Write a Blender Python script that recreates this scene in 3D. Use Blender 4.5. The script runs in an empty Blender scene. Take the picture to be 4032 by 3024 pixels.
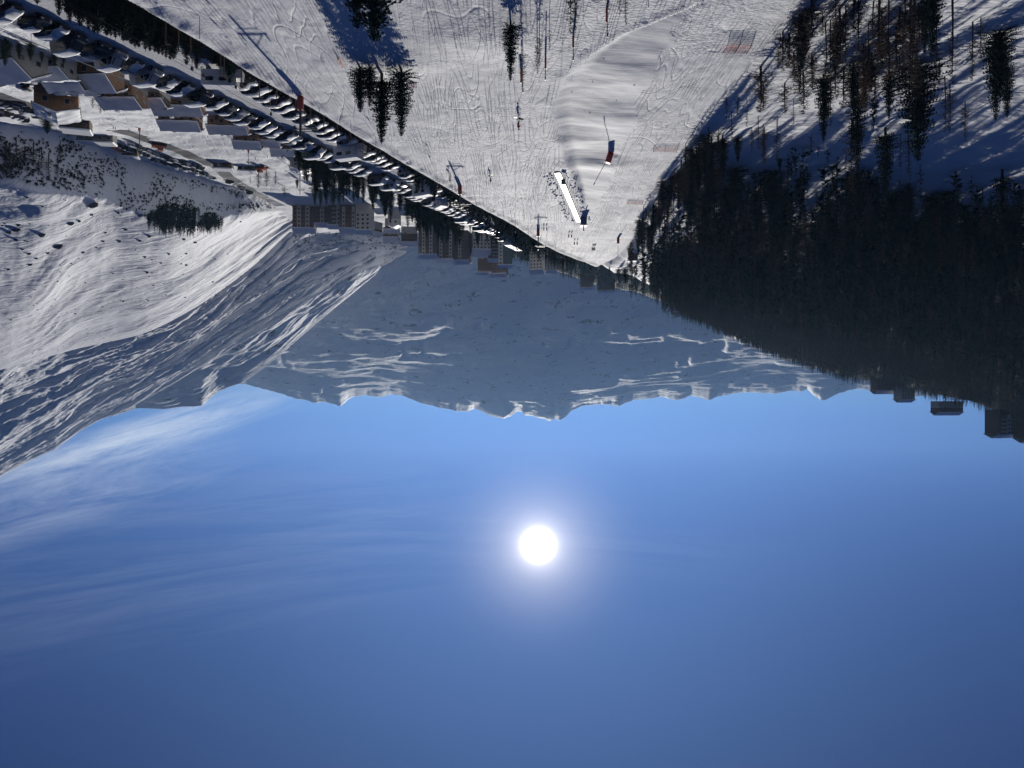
import bpy, math, random
import numpy as np
from mathutils import Vector, Matrix
random.seed(7)
RS = np.random.RandomState(11)
SC = bpy.context.scene
COL = SC.collection
R = math.radians
F = 3024.0                                   # focal length in photo pixels (27 mm on a 36 mm wide sensor)

# ------------------------------------------------------------------ camera (the photograph was taken upside down)
cd = bpy.data.cameras.new('camera'); cam = bpy.data.objects.new('camera', cd); COL.objects.link(cam)
cd.sensor_width = 36.0; cd.lens = 27.0; cd.clip_start = 0.5; cd.clip_end = 30000
cam.location = (0, 0, 0); cam.rotation_euler = (R(-90), 0, R(180))
SC.camera = cam

# ------------------------------------------------------------------ sky, sun, exposure
SUN_EL = math.atan2(634, 3024); SUN_AZ = math.atan2(-104, 3024)      # from +Y towards +X
SUN_DIR = Vector((math.sin(SUN_AZ)*math.cos(SUN_EL), math.cos(SUN_AZ)*math.cos(SUN_EL), math.sin(SUN_EL)))
SKY_STRENGTH = 0.046
SUN_STRENGTH = 5.0
EXPOSURE = 0.0

def N(nt, kind, **kw):
    n = nt.nodes.new(kind)
    for k, v in kw.items():
        if k == 'op': n.operation = v
        else: setattr(n, k, v)
    return n
def L(nt, a, b): nt.links.new(a, b)
def math_(nt, op, a, b=None, c=None, clamp=False):
    n = nt.nodes.new('ShaderNodeMath'); n.operation = op; n.use_clamp = clamp
    for i, v in enumerate((a, b, c)):
        if v is None: continue
        if isinstance(v, (int, float)): n.inputs[i].default_value = v
        else: nt.links.new(v, n.inputs[i])
    return n.outputs[0]

def build_world():
    w = bpy.data.worlds.new('World'); SC.world = w; w.use_nodes = True
    nt = w.node_tree; nt.nodes.clear()
    sky = N(nt, 'ShaderNodeTexSky', sky_type='NISHITA')
    sky.sun_disc = False; sky.sun_elevation = SUN_EL; sky.sun_rotation = SUN_AZ
    sky.altitude = 3000; sky.air_density = 0.6; sky.dust_density = 0.0; sky.ozone_density = 6.0
    tc = N(nt, 'ShaderNodeTexCoord')
    nrm = N(nt, 'ShaderNodeVectorMath', operation='NORMALIZE'); L(nt, tc.outputs['Generated'], nrm.inputs[0])
    dv = nrm.outputs[0]
    dot = N(nt, 'ShaderNodeVectorMath', operation='DOT_PRODUCT'); L(nt, dv, dot.inputs[0]); dot.inputs[1].default_value = SUN_DIR
    d = math_(nt, 'MAXIMUM', dot.outputs['Value'], 0.0)
    # sun disc and aureole: radiance falls off with angle from the sun
    disc = math_(nt, 'MULTIPLY', math_(nt, 'POWER', d, 13000.0), 9.0)
    halo = math_(nt, 'ADD', math_(nt, 'MULTIPLY', math_(nt, 'POWER', d, 2500.0), 0.75), math_(nt, 'MULTIPLY', math_(nt, 'POWER', d, 420.0), 0.40))
    wide = math_(nt, 'MULTIPLY', math_(nt, 'POWER', d, 12.0), 0.25)
    # cirrus: fibres stretched along the wind, one bright wisp low over the ridge, fainter veils above
    def along_(v):
        dd = N(nt, 'ShaderNodeVectorMath', operation='DOT_PRODUCT'); L(nt, dv, dd.inputs[0]); dd.inputs[1].default_value = v; return dd.outputs['Value']
    def fibre(tilt, s1, s2, seed, dist):
        c, s = math.cos(R(tilt)), math.sin(R(tilt)); u = along_((c, 0, s)); v = along_((-s, 0, c))
        cb = N(nt, 'ShaderNodeCombineXYZ'); L(nt, math_(nt, 'MULTIPLY', u, s1), cb.inputs[0]); L(nt, math_(nt, 'MULTIPLY', v, s2), cb.inputs[1]); cb.inputs[2].default_value = seed
        n = N(nt, 'ShaderNodeTexNoise'); L(nt, cb.outputs[0], n.inputs['Vector']); n.inputs['Scale'].default_value = 1; n.inputs['Detail'].default_value = 10; n.inputs['Roughness'].default_value = .68; n.inputs['Distortion'].default_value = dist
        return n.outputs['Fac'], u, v
    def band(v, c, w): return math_(nt, 'MAXIMUM', math_(nt, 'SUBTRACT', 1.0, math_(nt, 'POWER', math_(nt, 'ABSOLUTE', math_(nt, 'DIVIDE', math_(nt, 'SUBTRACT', v, c), w)), 2.0)), 0.0)
    def uvat(px, py, tilt):
        d_ = Vector(((2016-px)/F, 1, (py-1512)/F)).normalized(); c, s = math.cos(R(tilt)), math.sin(R(tilt)); return d_.x*c+d_.z*s, -d_.x*s+d_.z*c
    def wisp(px, py, tilt, lu, lv, s1, s2, seed, thr, gain, amp, dist=.35):
        f, u, v = fibre(tilt, s1, s2, seed, dist); cu, cv = uvat(px, py, tilt)
        m_ = math_(nt, 'MULTIPLY', band(u, cu, lu), band(v, cv, lv))
        return math_(nt, 'MULTIPLY', math_(nt, 'MULTIPLY', math_(nt, 'SUBTRACT', f, thr), gain, clamp=True), math_(nt, 'MULTIPLY', m_, amp))
    cl = wisp(600, 1705, 19, .17, .026, 7, 50, 1.3, .33, 2.6, 1.25)
    cl = math_(nt, 'ADD', cl, wisp(120, 1930, 14, .22, .06, 6, 34, 4.1, .40, 2.4, .7, .6))
    cl = math_(nt, 'ADD', cl, wisp(560, 2180, 4, .45, .13, 3, 38, 7.7, .43, 2.6, .16, .5))
    cl = math_(nt, 'ADD', cl, wisp(1500, 2090, -3, .55, .05, 2.5, 60, 9.2, .42, 2.4, .12), clamp=True)
    hs = N(nt, 'ShaderNodeVectorMath', operation='MULTIPLY'); L(nt, sky.outputs[0], hs.inputs[0]); hs.inputs[1].default_value = (.62, .71, .95)
    bg = N(nt, 'ShaderNodeBackground'); L(nt, hs.outputs[0], bg.inputs['Color']); bg.inputs['Strength'].default_value = SKY_STRENGTH
    def emit(val, col):
        b = N(nt, 'ShaderNodeBackground'); b.inputs['Color'].default_value = (*col, 1); L(nt, val, b.inputs['Strength']); return b
    def add(a, b):
        s = N(nt, 'ShaderNodeAddShader'); L(nt, a.outputs[0], s.inputs[0]); L(nt, b.outputs[0], s.inputs[1]); return s
    cloud = N(nt, 'ShaderNodeBackground'); cloud.inputs['Color'].default_value = (0.56, 0.62, 0.74, 1); cloud.inputs['Strength'].default_value = 0.9
    mx = N(nt, 'ShaderNodeMixShader'); L(nt, cl, mx.inputs[0]); L(nt, bg.outputs[0], mx.inputs[1]); L(nt, cloud.outputs[0], mx.inputs[2])
    s = add(add(add(mx, emit(disc, (1, .97, .9))), emit(halo, (1, .90, .78))), emit(wide, (.22, .41, .86)))
    out = N(nt, 'ShaderNodeOutputWorld'); L(nt, s.outputs[0], out.inputs[0])
build_world()
sl = bpy.data.lights.new('sun', 'SUN'); sun = bpy.data.objects.new('sun', sl); COL.objects.link(sun)
sl.energy = SUN_STRENGTH; sl.angle = R(0.5); sl.color = (1.0, 0.945, 0.855)
sun.rotation_euler = (-SUN_DIR).to_track_quat('-Z', 'Y').to_euler(); sun.location = (0, 0, 300)
SC.view_settings.view_transform = 'Standard'; SC.view_settings.look = 'None'
SC.view_settings.exposure = EXPOSURE; SC.view_settings.gamma = 1.0; SC.view_settings.use_curve_mapping = False
SC.cycles.max_bounces = 6; SC.cycles.diffuse_bounces = 3; SC.cycles.transparent_max_bounces = 12

# ------------------------------------------------------------------ noise
def _hash(ix, iy, s):
    h = (ix.astype(np.int64)*374761393 + iy.astype(np.int64)*668265263 + s*974634777) & 0xffffffff
    h = ((h ^ (h >> 13))*1274126177) & 0xffffffff
    return ((h ^ (h >> 16)) & 0xffff)/65535.0
def vnoise(x, y, s=0):
    x = np.asarray(x, float); y = np.asarray(y, float)
    ix = np.floor(x); iy = np.floor(y); fx = x-ix; fy = y-iy
    ux = fx*fx*fx*(fx*(fx*6-15)+10); uy = fy*fy*fy*(fy*(fy*6-15)+10)
    a = _hash(ix, iy, s); b = _hash(ix+1, iy, s); c = _hash(ix, iy+1, s); d = _hash(ix+1, iy+1, s)
    return (a*(1-ux)+b*ux)*(1-uy)+(c*(1-ux)+d*ux)*uy
def fbm(x, y, o=4, s=0, g=0.5):
    t = 0; am = 1.0; n = 0
    for i in range(o):
        t = t+am*(vnoise(x*2**i+17.3*i, y*2**i-9.1*i, s+i)-0.5); n += am; am *= g
    return t/n*2                                   # about -1..1
def ridged(x, y, o=4, s=0, g=0.5):
    t = 0; am = 1.0; n = 0
    for i in range(o):
        t = t+am*(1-np.abs(2*vnoise(x*2**i+7.7*i, y*2**i+3.1*i, s+i)-1)); n += am; am *= g
    return t/n
def sstep(a, b, v):
    t = np.clip((v-a)/(b-a), 0, 1); return t*t*(3-2*t)

# ------------------------------------------------------------------ the lie of the land: height z(x, y), camera at the origin
_ys = np.linspace(0, 4000, 4001)
_sl = np.interp(_ys, [0, 308, 330, 4000], [.032, .032, .25, .25])
_fd = np.concatenate([[0], np.cumsum(_sl[:-1])])
def piste_z(x, y): return -37.7-np.interp(y, _ys, _fd)+0*x
def _hit_piste(px, py):
    a = (2016-px)/F; b = (py-1512)/F; D = np.linspace(30, 1500, 14701)
    k = np.argmax(b*D <= piste_z(a*D, D)); return a*D[k], D[k]
EDGE_PX = [(600, 60), (758, 136), (866, 209), (948, 269), (1075, 348), (1170, 389), (1296, 465), (1342, 502), (1451, 560), (1600, 650), (1688, 700), (1789, 758), (1862, 805), (2006, 877), (2115, 950), (2187, 989), (2260, 1018), (2310, 1035)]
_e = np.array([_hit_piste(*p) for p in EDGE_PX])
_o = np.argsort(_e[:, 1]); _ey = _e[_o, 1]; _ex = _e[_o, 0]
_yy = np.arange(0, 1500, 2.0)
_xx = np.interp(_yy, _ey, _ex)
_lo = _yy < _ey[0]; _xx[_lo] = _ex[0]+(_ey[0]-_yy[_lo])*0.30
_hi = _yy > _ey[-1]; _xx[_hi] = _ex[-1]-(_yy[_hi]-_ey[-1])*0.35
_k = np.ones(9)/9; _xx = np.convolve(np.pad(_xx, 4, mode='edge'), _k, 'valid')
def edge_x(y): return np.interp(y, _yy, _xx)
def by_px(pts):
    p = sorted(pts); ax = [(2016-q[0])/F for q in p][::-1]; vv = [q[1] for q in p][::-1]
    ga = np.linspace(-1.3, .8, 2101); gv = np.interp(ga, ax, vv); kk = np.hanning(61); kk /= kk.sum()
    gv = np.convolve(np.pad(gv, 30, mode='edge'), kk, 'valid')
    return lambda a: np.interp(a, ga, gv)
Y0 = by_px([(2330, 312), (2420, 290), (2510, 225), (2560, 180), (2608, 159), (2681, 136), (2862, 108), (3042, 90), (3133, 82), (3400, 75), (4032, 68), (5500, 58)])
DC = by_px([(2300, 470), (2560, 540), (2750, 640), (3000, 760), (3350, 750), (3700, 620), (4032, 560), (5500, 450)])
PS = by_px([(2280, 1060), (2330, 1085), (2395, 1125), (2470, 1190), (2545, 1220), (2634, 1258), (2720, 1285), (2810, 1320), (3000, 1405), (3200, 1478), (3350, 1525), (3500, 1545), (3700, 1598), (3850, 1632), (4032, 1715), (5500, 1900)])
LIP = np.array([_hit_piste(*p) for p in [(2760, 10), (2700, 40), (2450, 140), (2320, 220), (2230, 300), (2170, 400), (2190, 520), (2230, 640), (2280, 760), (2310, 880)]])
RUN2 = np.array([_hit_piste(*p) for p in [(2760, 10), (2680, 120), (2610, 230), (2560, 330), (2520, 450), (2480, 560), (2430, 660), (2390, 760), (2340, 900)]])
MND = [(*_hit_piste(2330, 650), 6, 4, .8), (*_hit_piste(2420, 470), 5, 6, .6), (*_hit_piste(2480, 300), 5, 5, .5), (*_hit_piste(1530, 250), 6, 5, .7), (*_hit_piste(1900, 150), 8, 6, .5), (*_hit_piste(2280, 560), 4, 4, .5)]
def valley_z(y): return np.where(y < 300, -37-.2*y, -97-.08*(y-300))-.14*np.maximum(y-620, 0)
def row_b(y): return np.interp(y, [60, 92, 118, 150, 184, 222, 262, 320], [24.5, 21.7, 19.4, 18.1, 16.2, 15.3, 13.7, 12.0])      # outer row of cars: distance from the edge of the run
def carw(y): return row_b(y)+3.5
def ground(x, y, detail=True):
    x = np.asarray(x, float); y = np.maximum(np.asarray(y, float), 1.0)
    a = x/y
    P = piste_z(x, y)
    # natural hollow between the two groomed runs
    xl = np.interp(y, LIP[:, 1], LIP[:, 0]); x2 = np.minimum(np.interp(y, RUN2[:, 1], RUN2[:, 0]), xl-.5)
    inr = sstep(78, 85, y)*(1-sstep(165, 205, y)); sn = (xl-x)/(xl-x2); inside = sstep(-.02, .10, sn)*(1-sstep(.9, 1.0, sn))*inr
    P = P-inr*0.8*sstep(-.02, .22, sn)*np.clip(1-sn, 0, 1)**.8+inr*.14*np.exp(-(((x-xl)-.6)/.9)**2)
    for mx, my, rx, ry, mh in MND: P = P+mh*np.exp(-((x-mx)/rx)**2-((y-my)/ry)**2)
    # forest hillside
    y0 = Y0(a); dc = DC(a); zc = dc*(PS(a)-1512)/F-9.0
    t = np.clip((y-y0)/(dc-y0), 0, 1); w = t*t*(1.35-.35*t)
    Zl = np.where(y > 300, np.maximum(P, -37.7-.032*y), P)*(1-w)+zc*w-4*np.exp(-((t-.09)/.06)**2)*sstep(0, .06, t)-np.maximum(y-dc, 0)*.25
    fade = 1-sstep((2016-2420)/F, (2016-2330)/F, a)
    Z = P+fade*(Zl-P)
    d = (x-edge_x(y))*.958
    Pe = piste_z(edge_x(y), y)
    if detail:
        onp = (1-fade*sstep(0, .03, t))*(1-sstep(-1.5, 0, d))
        rough = 0.12+0.12*inside
        Z = Z+rough*fbm(x/9, y/9, 4, 3)*(0.5+.5*onp)
        Z = Z+inside*0.13*fbm(x/11-y/30, y/2.6+x/9+1.5*fbm(x/15, y/15, 2, 14), 4, 8)+(1-inside)*onp*0.04*fbm(x/1.1, y/1.6, 3, 12)
        Z = Z+fade*sstep(0, .05, t)*(1.1*fbm(x/22, y/22, 4, 5)+0.28*fbm(x/4.5, y/4.5, 3, 6))
        Z = Z+0.55*np.exp(-((d+1.3)/.9)**2)*(0.8+.5*fbm(y/3, x*0, 3, 9))*(1-sstep(300, 330, y))
    C = Pe-4.2
    V = valley_z(y)
    bank = np.maximum(V, C-.62*np.maximum(d-carw(y), 0))
    if detail:
        bank = bank+sstep(2, 10, d-carw(y))*(1.1*fbm(x/16, y/16, 4, 21)+0.22*fbm(x/3, y/3, 3, 22)+.35*(ridged(x/14+y/40, y/9, 3, 26)-.5))
        bank = bank+0.55*np.exp(-((d-carw(y)+.2)/.8)**2)*(1+.5*fbm(y/2.5, x*0, 3, 23))+0.05*fbm(x/2, y/2, 3, 24)
    Zr = np.where(d > 0, bank, C)
    return Z+(Zr-Z)*sstep(-0.2, 1.7, d)
def gz(x, y): return float(ground(np.array([x]), np.array([y]))[0])
_D = 28*np.exp(np.linspace(0, math.log(1500/28), 2600))
def hit(px, py):
    a = (2016-px)/F; b = (py-1512)/F
    g = ground(a*_D, _D); v = b*_D <= g
    if not v.any(): return Vector((a*900, 900, gz(a*900, 900)))
    k = int(np.argmax(v)); y = _D[k]
    if k > 0:
        e0 = b*_D[k-1]-g[k-1]; e1 = b*_D[k]-g[k]; y = _D[k-1]+(_D[k]-_D[k-1])*e0/(e0-e1)
    return Vector((a*y, y, gz(a*y, y)))
def at(px, py, D): return Vector(((2016-px)/F*D, D, (py-1512)/F*D))
# ------------------------------------------------------------------ materials
def mat(name, col, rough=0.6, metal=0.0, spec=0.5, bump=None, var=None, emit=None, trans=0.0):
    m = bpy.data.materials.new(name); m.use_nodes = True; nt = m.node_tree; b = nt.nodes['Principled BSDF']
    b.inputs['Base Color'].default_value = (*col, 1); b.inputs['Roughness'].default_value = rough; b.inputs['Metallic'].default_value = metal
    b.inputs['Specular IOR Level'].default_value = spec
    if trans: b.inputs['Transmission Weight'].default_value = trans
    tc = nt.nodes.new('ShaderNodeTexCoord')
    if var:                                     # (scale, amount): mottled base colour
        n = nt.nodes.new('ShaderNodeTexNoise'); n.inputs['Scale'].default_value = var[0]; n.inputs['Detail'].default_value = 5
        L(nt, tc.outputs['Object'], n.inputs['Vector'])
        r = nt.nodes.new('ShaderNodeValToRGB'); r.color_ramp.elements[0].position = .3; r.color_ramp.elements[1].position = .7
        r.color_ramp.elements[0].color = (*[c*(1-var[1]) for c in col], 1); r.color_ramp.elements[1].color = (*[min(1, c*(1+var[1])) for c in col], 1)
        L(nt, n.outputs['Fac'], r.inputs[0]); L(nt, r.outputs[0], b.inputs['Base Color'])
    if bump:
        n = nt.nodes.new('ShaderNodeTexNoise'); n.inputs['Scale'].default_value = bump[0]; n.inputs['Detail'].default_value = 6
        L(nt, tc.outputs['Object'], n.inputs['Vector'])
        bp = nt.nodes.new('ShaderNodeBump'); bp.inputs['Strength'].default_value = bump[1]; bp.inputs['Distance'].default_value = bump[2]
        L(nt, n.outputs['Fac'], bp.inputs['Height']); L(nt, bp.outputs[0], b.inputs['Normal'])
    return m

def snow_mat(name, col=(.80, .82, .86), layers=(), dirt=None, rough=.75, spec=.06, lines=(), grain=None):
    """layers: (scale xyz, rotation z in degrees, distance, detail, warp) height layers added together into one bump"""
    m = bpy.data.materials.new(name); m.use_nodes = True; nt = m.node_tree; b = nt.nodes['Principled BSDF']
    b.inputs['Base Color'].default_value = (*col, 1); b.inputs['Roughness'].default_value = rough; b.inputs['Specular IOR Level'].default_value = spec
    tc = nt.nodes.new('ShaderNodeTexCoord')
    w = nt.nodes.new('ShaderNodeTexNoise'); w.inputs['Scale'].default_value = .05; w.inputs['Detail'].default_value = 2; L(nt, tc.outputs['Object'], w.inputs['Vector'])
    prev = None
    for sc, rz, dist, det, warp in layers:
        wm = nt.nodes.new('ShaderNodeVectorMath'); wm.operation = 'MULTIPLY_ADD'
        L(nt, w.outputs['Color'], wm.inputs[0]); wm.inputs[1].default_value = (warp, warp, 0); L(nt, tc.outputs['Object'], wm.inputs[2])
        mp = nt.nodes.new('ShaderNodeMapping'); mp.inputs['Rotation'].default_value = (0, 0, R(rz)); mp.inputs['Scale'].default_value = sc
        L(nt, wm.outputs[0], mp.inputs[0])
        n = nt.nodes.new('ShaderNodeTexNoise'); n.inputs['Scale'].default_value = 1; n.inputs['Detail'].default_value = det; n.inputs['Roughness'].default_value = .6
        L(nt, mp.outputs[0], n.inputs['Vector'])
        h = math_(nt, 'MULTIPLY', n.outputs['Fac'], dist)
        prev = h if prev is None else math_(nt, 'ADD', prev, h)
    for sc, rz, depth, k, wd in lines:           # ski tracks: thin grooves along the level lines of stretched noise
        mp = nt.nodes.new('ShaderNodeMapping'); mp.inputs['Rotation'].default_value = (0, 0, R(rz)); mp.inputs['Scale'].default_value = sc; L(nt, tc.outputs['Object'], mp.inputs[0])
        n = nt.nodes.new('ShaderNodeTexNoise'); n.inputs['Scale'].default_value = 1; n.inputs['Detail'].default_value = 1.0; L(nt, mp.outputs[0], n.inputs['Vector'])
        t = math_(nt, 'PINGPONG', math_(nt, 'MULTIPLY', n.outputs['Fac'], k), .5)
        g = math_(nt, 'SUBTRACT', 1.0, math_(nt, 'DIVIDE', t, wd), clamp=True)
        if lines[0] is not None:
            q = nt.nodes.new('ShaderNodeTexNoise'); q.inputs['Scale'].default_value = .07; q.inputs['Detail'].default_value = 2; qm = nt.nodes.new('ShaderNodeMapping'); qm.inputs['Location'].default_value = (rz*3.1, rz, 0); L(nt, tc.outputs['Object'], qm.inputs[0]); L(nt, qm.outputs[0], q.inputs['Vector'])
            g = math_(nt, 'MULTIPLY', g, math_(nt, 'MULTIPLY', math_(nt, 'SUBTRACT', q.outputs['Fac'], .40), 5.0, clamp=True))
        h = math_(nt, 'MULTIPLY', g, -depth); prev = h if prev is None else math_(nt, 'ADD', prev, h)
    if grain:                                   # choppy snow in patches
        n = nt.nodes.new('ShaderNodeTexNoise'); n.inputs['Scale'].default_value = grain[0]; n.inputs['Detail'].default_value = 4; L(nt, tc.outputs['Object'], n.inputs['Vector'])
        q = nt.nodes.new('ShaderNodeTexNoise'); q.inputs['Scale'].default_value = grain[1]; q.inputs['Detail'].default_value = 3; L(nt, tc.outputs['Object'], q.inputs['Vector'])
        mk = math_(nt, 'MULTIPLY', math_(nt, 'SUBTRACT', q.outputs['Fac'], .38), 4.0, clamp=True)
        h = math_(nt, 'MULTIPLY', math_(nt, 'MULTIPLY', n.outputs['Fac'], mk), grain[2]); prev = h if prev is None else math_(nt, 'ADD', prev, h)
    if prev is not None:
        bp = nt.nodes.new('ShaderNodeBump'); bp.inputs['Strength'].default_value = 1; bp.inputs['Distance'].default_value = 1
        L(nt, prev, bp.inputs['Height']); L(nt, bp.outputs[0], b.inputs['Normal'])
    if dirt:                                    # (scale, threshold, colour): bare ground or rock showing through
        n = nt.nodes.new('ShaderNodeTexNoise'); n.inputs['Scale'].default_value = dirt[0]; n.inputs['Detail'].default_value = 8; n.inputs['Roughness'].default_value = .7
        L(nt, tc.outputs['Object'], n.inputs['Vector'])
        r = nt.nodes.new('ShaderNodeValToRGB'); r.color_ramp.elements[0].position = dirt[1]; r.color_ramp.elements[1].position = dirt[1]+.03
        r.color_ramp.elements[0].color = (*col, 1); r.color_ramp.elements[1].color = (*dirt[2], 1)
        L(nt, n.outputs['Fac'], r.inputs[0]); L(nt, r.outputs[0], b.inputs['Base Color'])
    return m

M = {}
M['piste'] = snow_mat('piste snow', layers=[((1.6, .12, .5), 66, .045, 3, 9), ((4.2, 3.4, 2), 0, .020, 5, 0), ((.30, .24, .3), 0, .14, 2, 4)], lines=[((.20, .008, .1), 38, .06, 20, .12), ((.18, .010, .1), -50, .06, 20, .12), ((.16, .011, .1), 78, .055, 18, .11), ((.17, .013, .1), -76, .055, 18, .11), ((.21, .016, .1), 14, .055, 18, .12), ((.08, .03, .1), 62, .05, 14, .08)], grain=(2.2, .045, .12))
M['untracked'] = snow_mat('untouched snow', layers=[((.10, .9, .3), 22, .055, 3, 6), ((1.1, 1.1, 1), 0, .02, 4, 0)])
M['wild'] = snow_mat('wild snow', layers=[((.16, .8, .3), 25, .22, 3, 8), ((1.4, 1.2, 1.2), 0, .10, 5, 0), ((.1, .1, .1), 0, .7, 3, 0)])
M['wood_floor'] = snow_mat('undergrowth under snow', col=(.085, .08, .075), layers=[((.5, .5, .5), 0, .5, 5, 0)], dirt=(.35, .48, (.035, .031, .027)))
M['road_snow'] = snow_mat('driven snow', col=(.74, .75, .78), layers=[((1.6, .05, .5), 6, .16, 4, 2), ((2.2, 2.2, 2), 0, .09, 4, 0)], rough=.95, spec=.0)
M['hill_near'] = snow_mat('wind-packed hillside snow', layers=[((.030, .16, .1), -40, 1.5, 6, 25), ((.30, .30, .30), 0, .28, 6, 0)], dirt=(.25, .685, (.06, .055, .05)))
M['earth'] = mat('bare brown earth', (.035, .024, .021), .9, bump=(3, .8, .3), var=(1.2, .5))
M['village'] = snow_mat('village snow', layers=[((.9, .06, .3), 64, .22, 4, 8), ((.3, .08, .3), 70, .35, 3, 8), ((1.2, 1.2, 1.2), 0, .14, 5, 0)], lines=[((.12, .01, .1), 60, .12, 14, .14), ((.10, .012, .1), -70, .10, 14, .13)], grain=(1.6, .05, .22))
M['hill'] = snow_mat('hillside snow', layers=[((.030, .16, .1), -35, 2.6, 6, 25), ((.30, .30, .30), 0, .50, 6, 0)], dirt=(.22, .665, (.06, .055, .05)))
M['mount'] = snow_mat('mountain snow', layers=[((.006, .014, .01), 20, 18, 8, 60), ((.05, .05, .05), 0, 2.0, 6, 0)], dirt=(.020, .60, (.14, .135, .13)))
M['asphalt'] = mat('wet asphalt', (.11, .105, .10), .45, bump=(2, .3, .05), var=(.4, .35))
M['snow'] = mat('soft snow', (.80, .82, .86), .6, spec=.3, bump=(2.5, .5, .08))

# ------------------------------------------------------------------ mesh helpers
class MB:
    def __init__(s): s.v = []; s.f = []; s.m = []
    def add(s, vs, fs, mi=0):
        o = len(s.v); s.v.extend([tuple(p) for p in vs])
        for f in fs: s.f.append(tuple(i+o for i in f)); s.m.append(mi)
    def box(s, c, size, rz=0.0, mi=0, taper=1.0):
        hx, hy, hz = size[0]/2, size[1]/2, size[2]/2; co, si = math.cos(rz), math.sin(rz); vs = []
        for z in (-1, 1):
            k = taper if z > 0 else 1
            for x, y in ((-1, -1), (1, -1), (1, 1), (-1, 1)):
                X, Y = x*hx*k, y*hy*k; vs.append((c[0]+X*co-Y*si, c[1]+X*si+Y*co, c[2]+z*hz))
        s.add(vs, [(3, 2, 1, 0), (4, 5, 6, 7), (0, 1, 5, 4), (1, 2, 6, 5), (2, 3, 7, 6), (3, 0, 4, 7)], mi)
    def tube(s, pts, r, n=6, mi=0, cap=True):
        pts = [Vector(p) for p in pts]; rs = r if isinstance(r, (list, tuple)) else [r]*len(pts); vs = []
        up = Vector((0, 0, 1))
        for i, p in enumerate(pts):
            t = (pts[min(i+1, len(pts)-1)]-pts[max(i-1, 0)])
            if t.length < 1e-9: t = Vector((0, 0, 1))
            t.normalize(); a = t.cross(up)
            if a.length < .05: a = t.cross(Vector((1, 0, 0)))
            a.normalize(); b = t.cross(a)
            for k in range(n):
                an = 2*math.pi*k/n; vs.append(p+(a*math.cos(an)+b*math.sin(an))*rs[i])
        fs = [(i*n+k, i*n+(k+1) % n, (i+1)*n+(k+1) % n, (i+1)*n+k) for i in range(len(pts)-1) for k in range(n)]
        if cap: fs += [tuple(range(n))[::-1], tuple((len(pts)-1)*n+k for k in range(n))]
        s.add(vs, fs, mi)
    def quad(s, a, b, c, d, mi=0): s.add([a, b, c, d], [(0, 1, 2, 3)], mi)
    def tri(s, a, b, c, mi=0): s.add([a, b, c], [(0, 1, 2)], mi)
    def mesh(s, name, mats, smooth=False):
        me = bpy.data.meshes.new(name); me.from_pydata(s.v, [], s.f)
        for m in (mats if isinstance(mats, (list, tuple)) else [mats]): me.materials.append(m)
        if s.m and max(s.m): me.polygons.foreach_set('material_index', s.m)
        if smooth: me.polygons.foreach_set('use_smooth', [True]*len(me.polygons))
        me.update(); return me
def link(name, data, parent=None, loc=None, rz=None):
    o = bpy.data.objects.new(name, data); COL.objects.link(o)
    if parent is not None: o.parent = parent
    if loc is not None: o.location = loc
    if rz is not None: o.rotation_euler = (0, 0, rz)
    return o
def tag(o, label, cat=None, group=None, kind=None):
    if label: o['label'] = label
    if cat: o['category'] = cat
    if group: o['group'] = group
    if kind: o['kind'] = kind
    return o
def thing(name, label, cat, loc=(0, 0, 0), rz=0, group=None):
    o = link(name, None, None, loc, rz); o.empty_display_size = .5
    return tag(o, label, cat, group)
def np_mesh(name, V, Fq, mats, smooth=True, mi=None):
    V = np.asarray(V, np.float32); Fq = np.asarray(Fq, np.int32); k = Fq.shape[1]
    me = bpy.data.meshes.new(name); me.vertices.add(len(V)); me.vertices.foreach_set('co', V.ravel())
    me.loops.add(Fq.size); me.loops.foreach_set('vertex_index', Fq.ravel())
    me.polygons.add(len(Fq)); me.polygons.foreach_set('loop_start', np.arange(0, Fq.size, k, dtype=np.int32))
    for m in (mats if isinstance(mats, (list, tuple)) else [mats]): me.materials.append(m)
    if mi is not None: me.polygons.foreach_set('material_index', np.asarray(mi, np.int32))
    me.polygons.foreach_set('use_smooth', np.full(len(Fq), smooth))
    me.update(calc_edges=True); return me
def grid_faces(nr, nc):
    i = np.arange((nr-1)*nc).reshape(nr-1, nc)[:, :-1]
    return np.stack([i, i+1, i+nc+1, i+nc], -1).reshape(-1, 4)
def sub_mesh(name, V, Fq, mats):
    used = np.unique(Fq); re = np.full(len(V), -1, np.int64); re[used] = np.arange(len(used))
    return np_mesh(name, V[used], re[Fq], mats)

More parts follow.
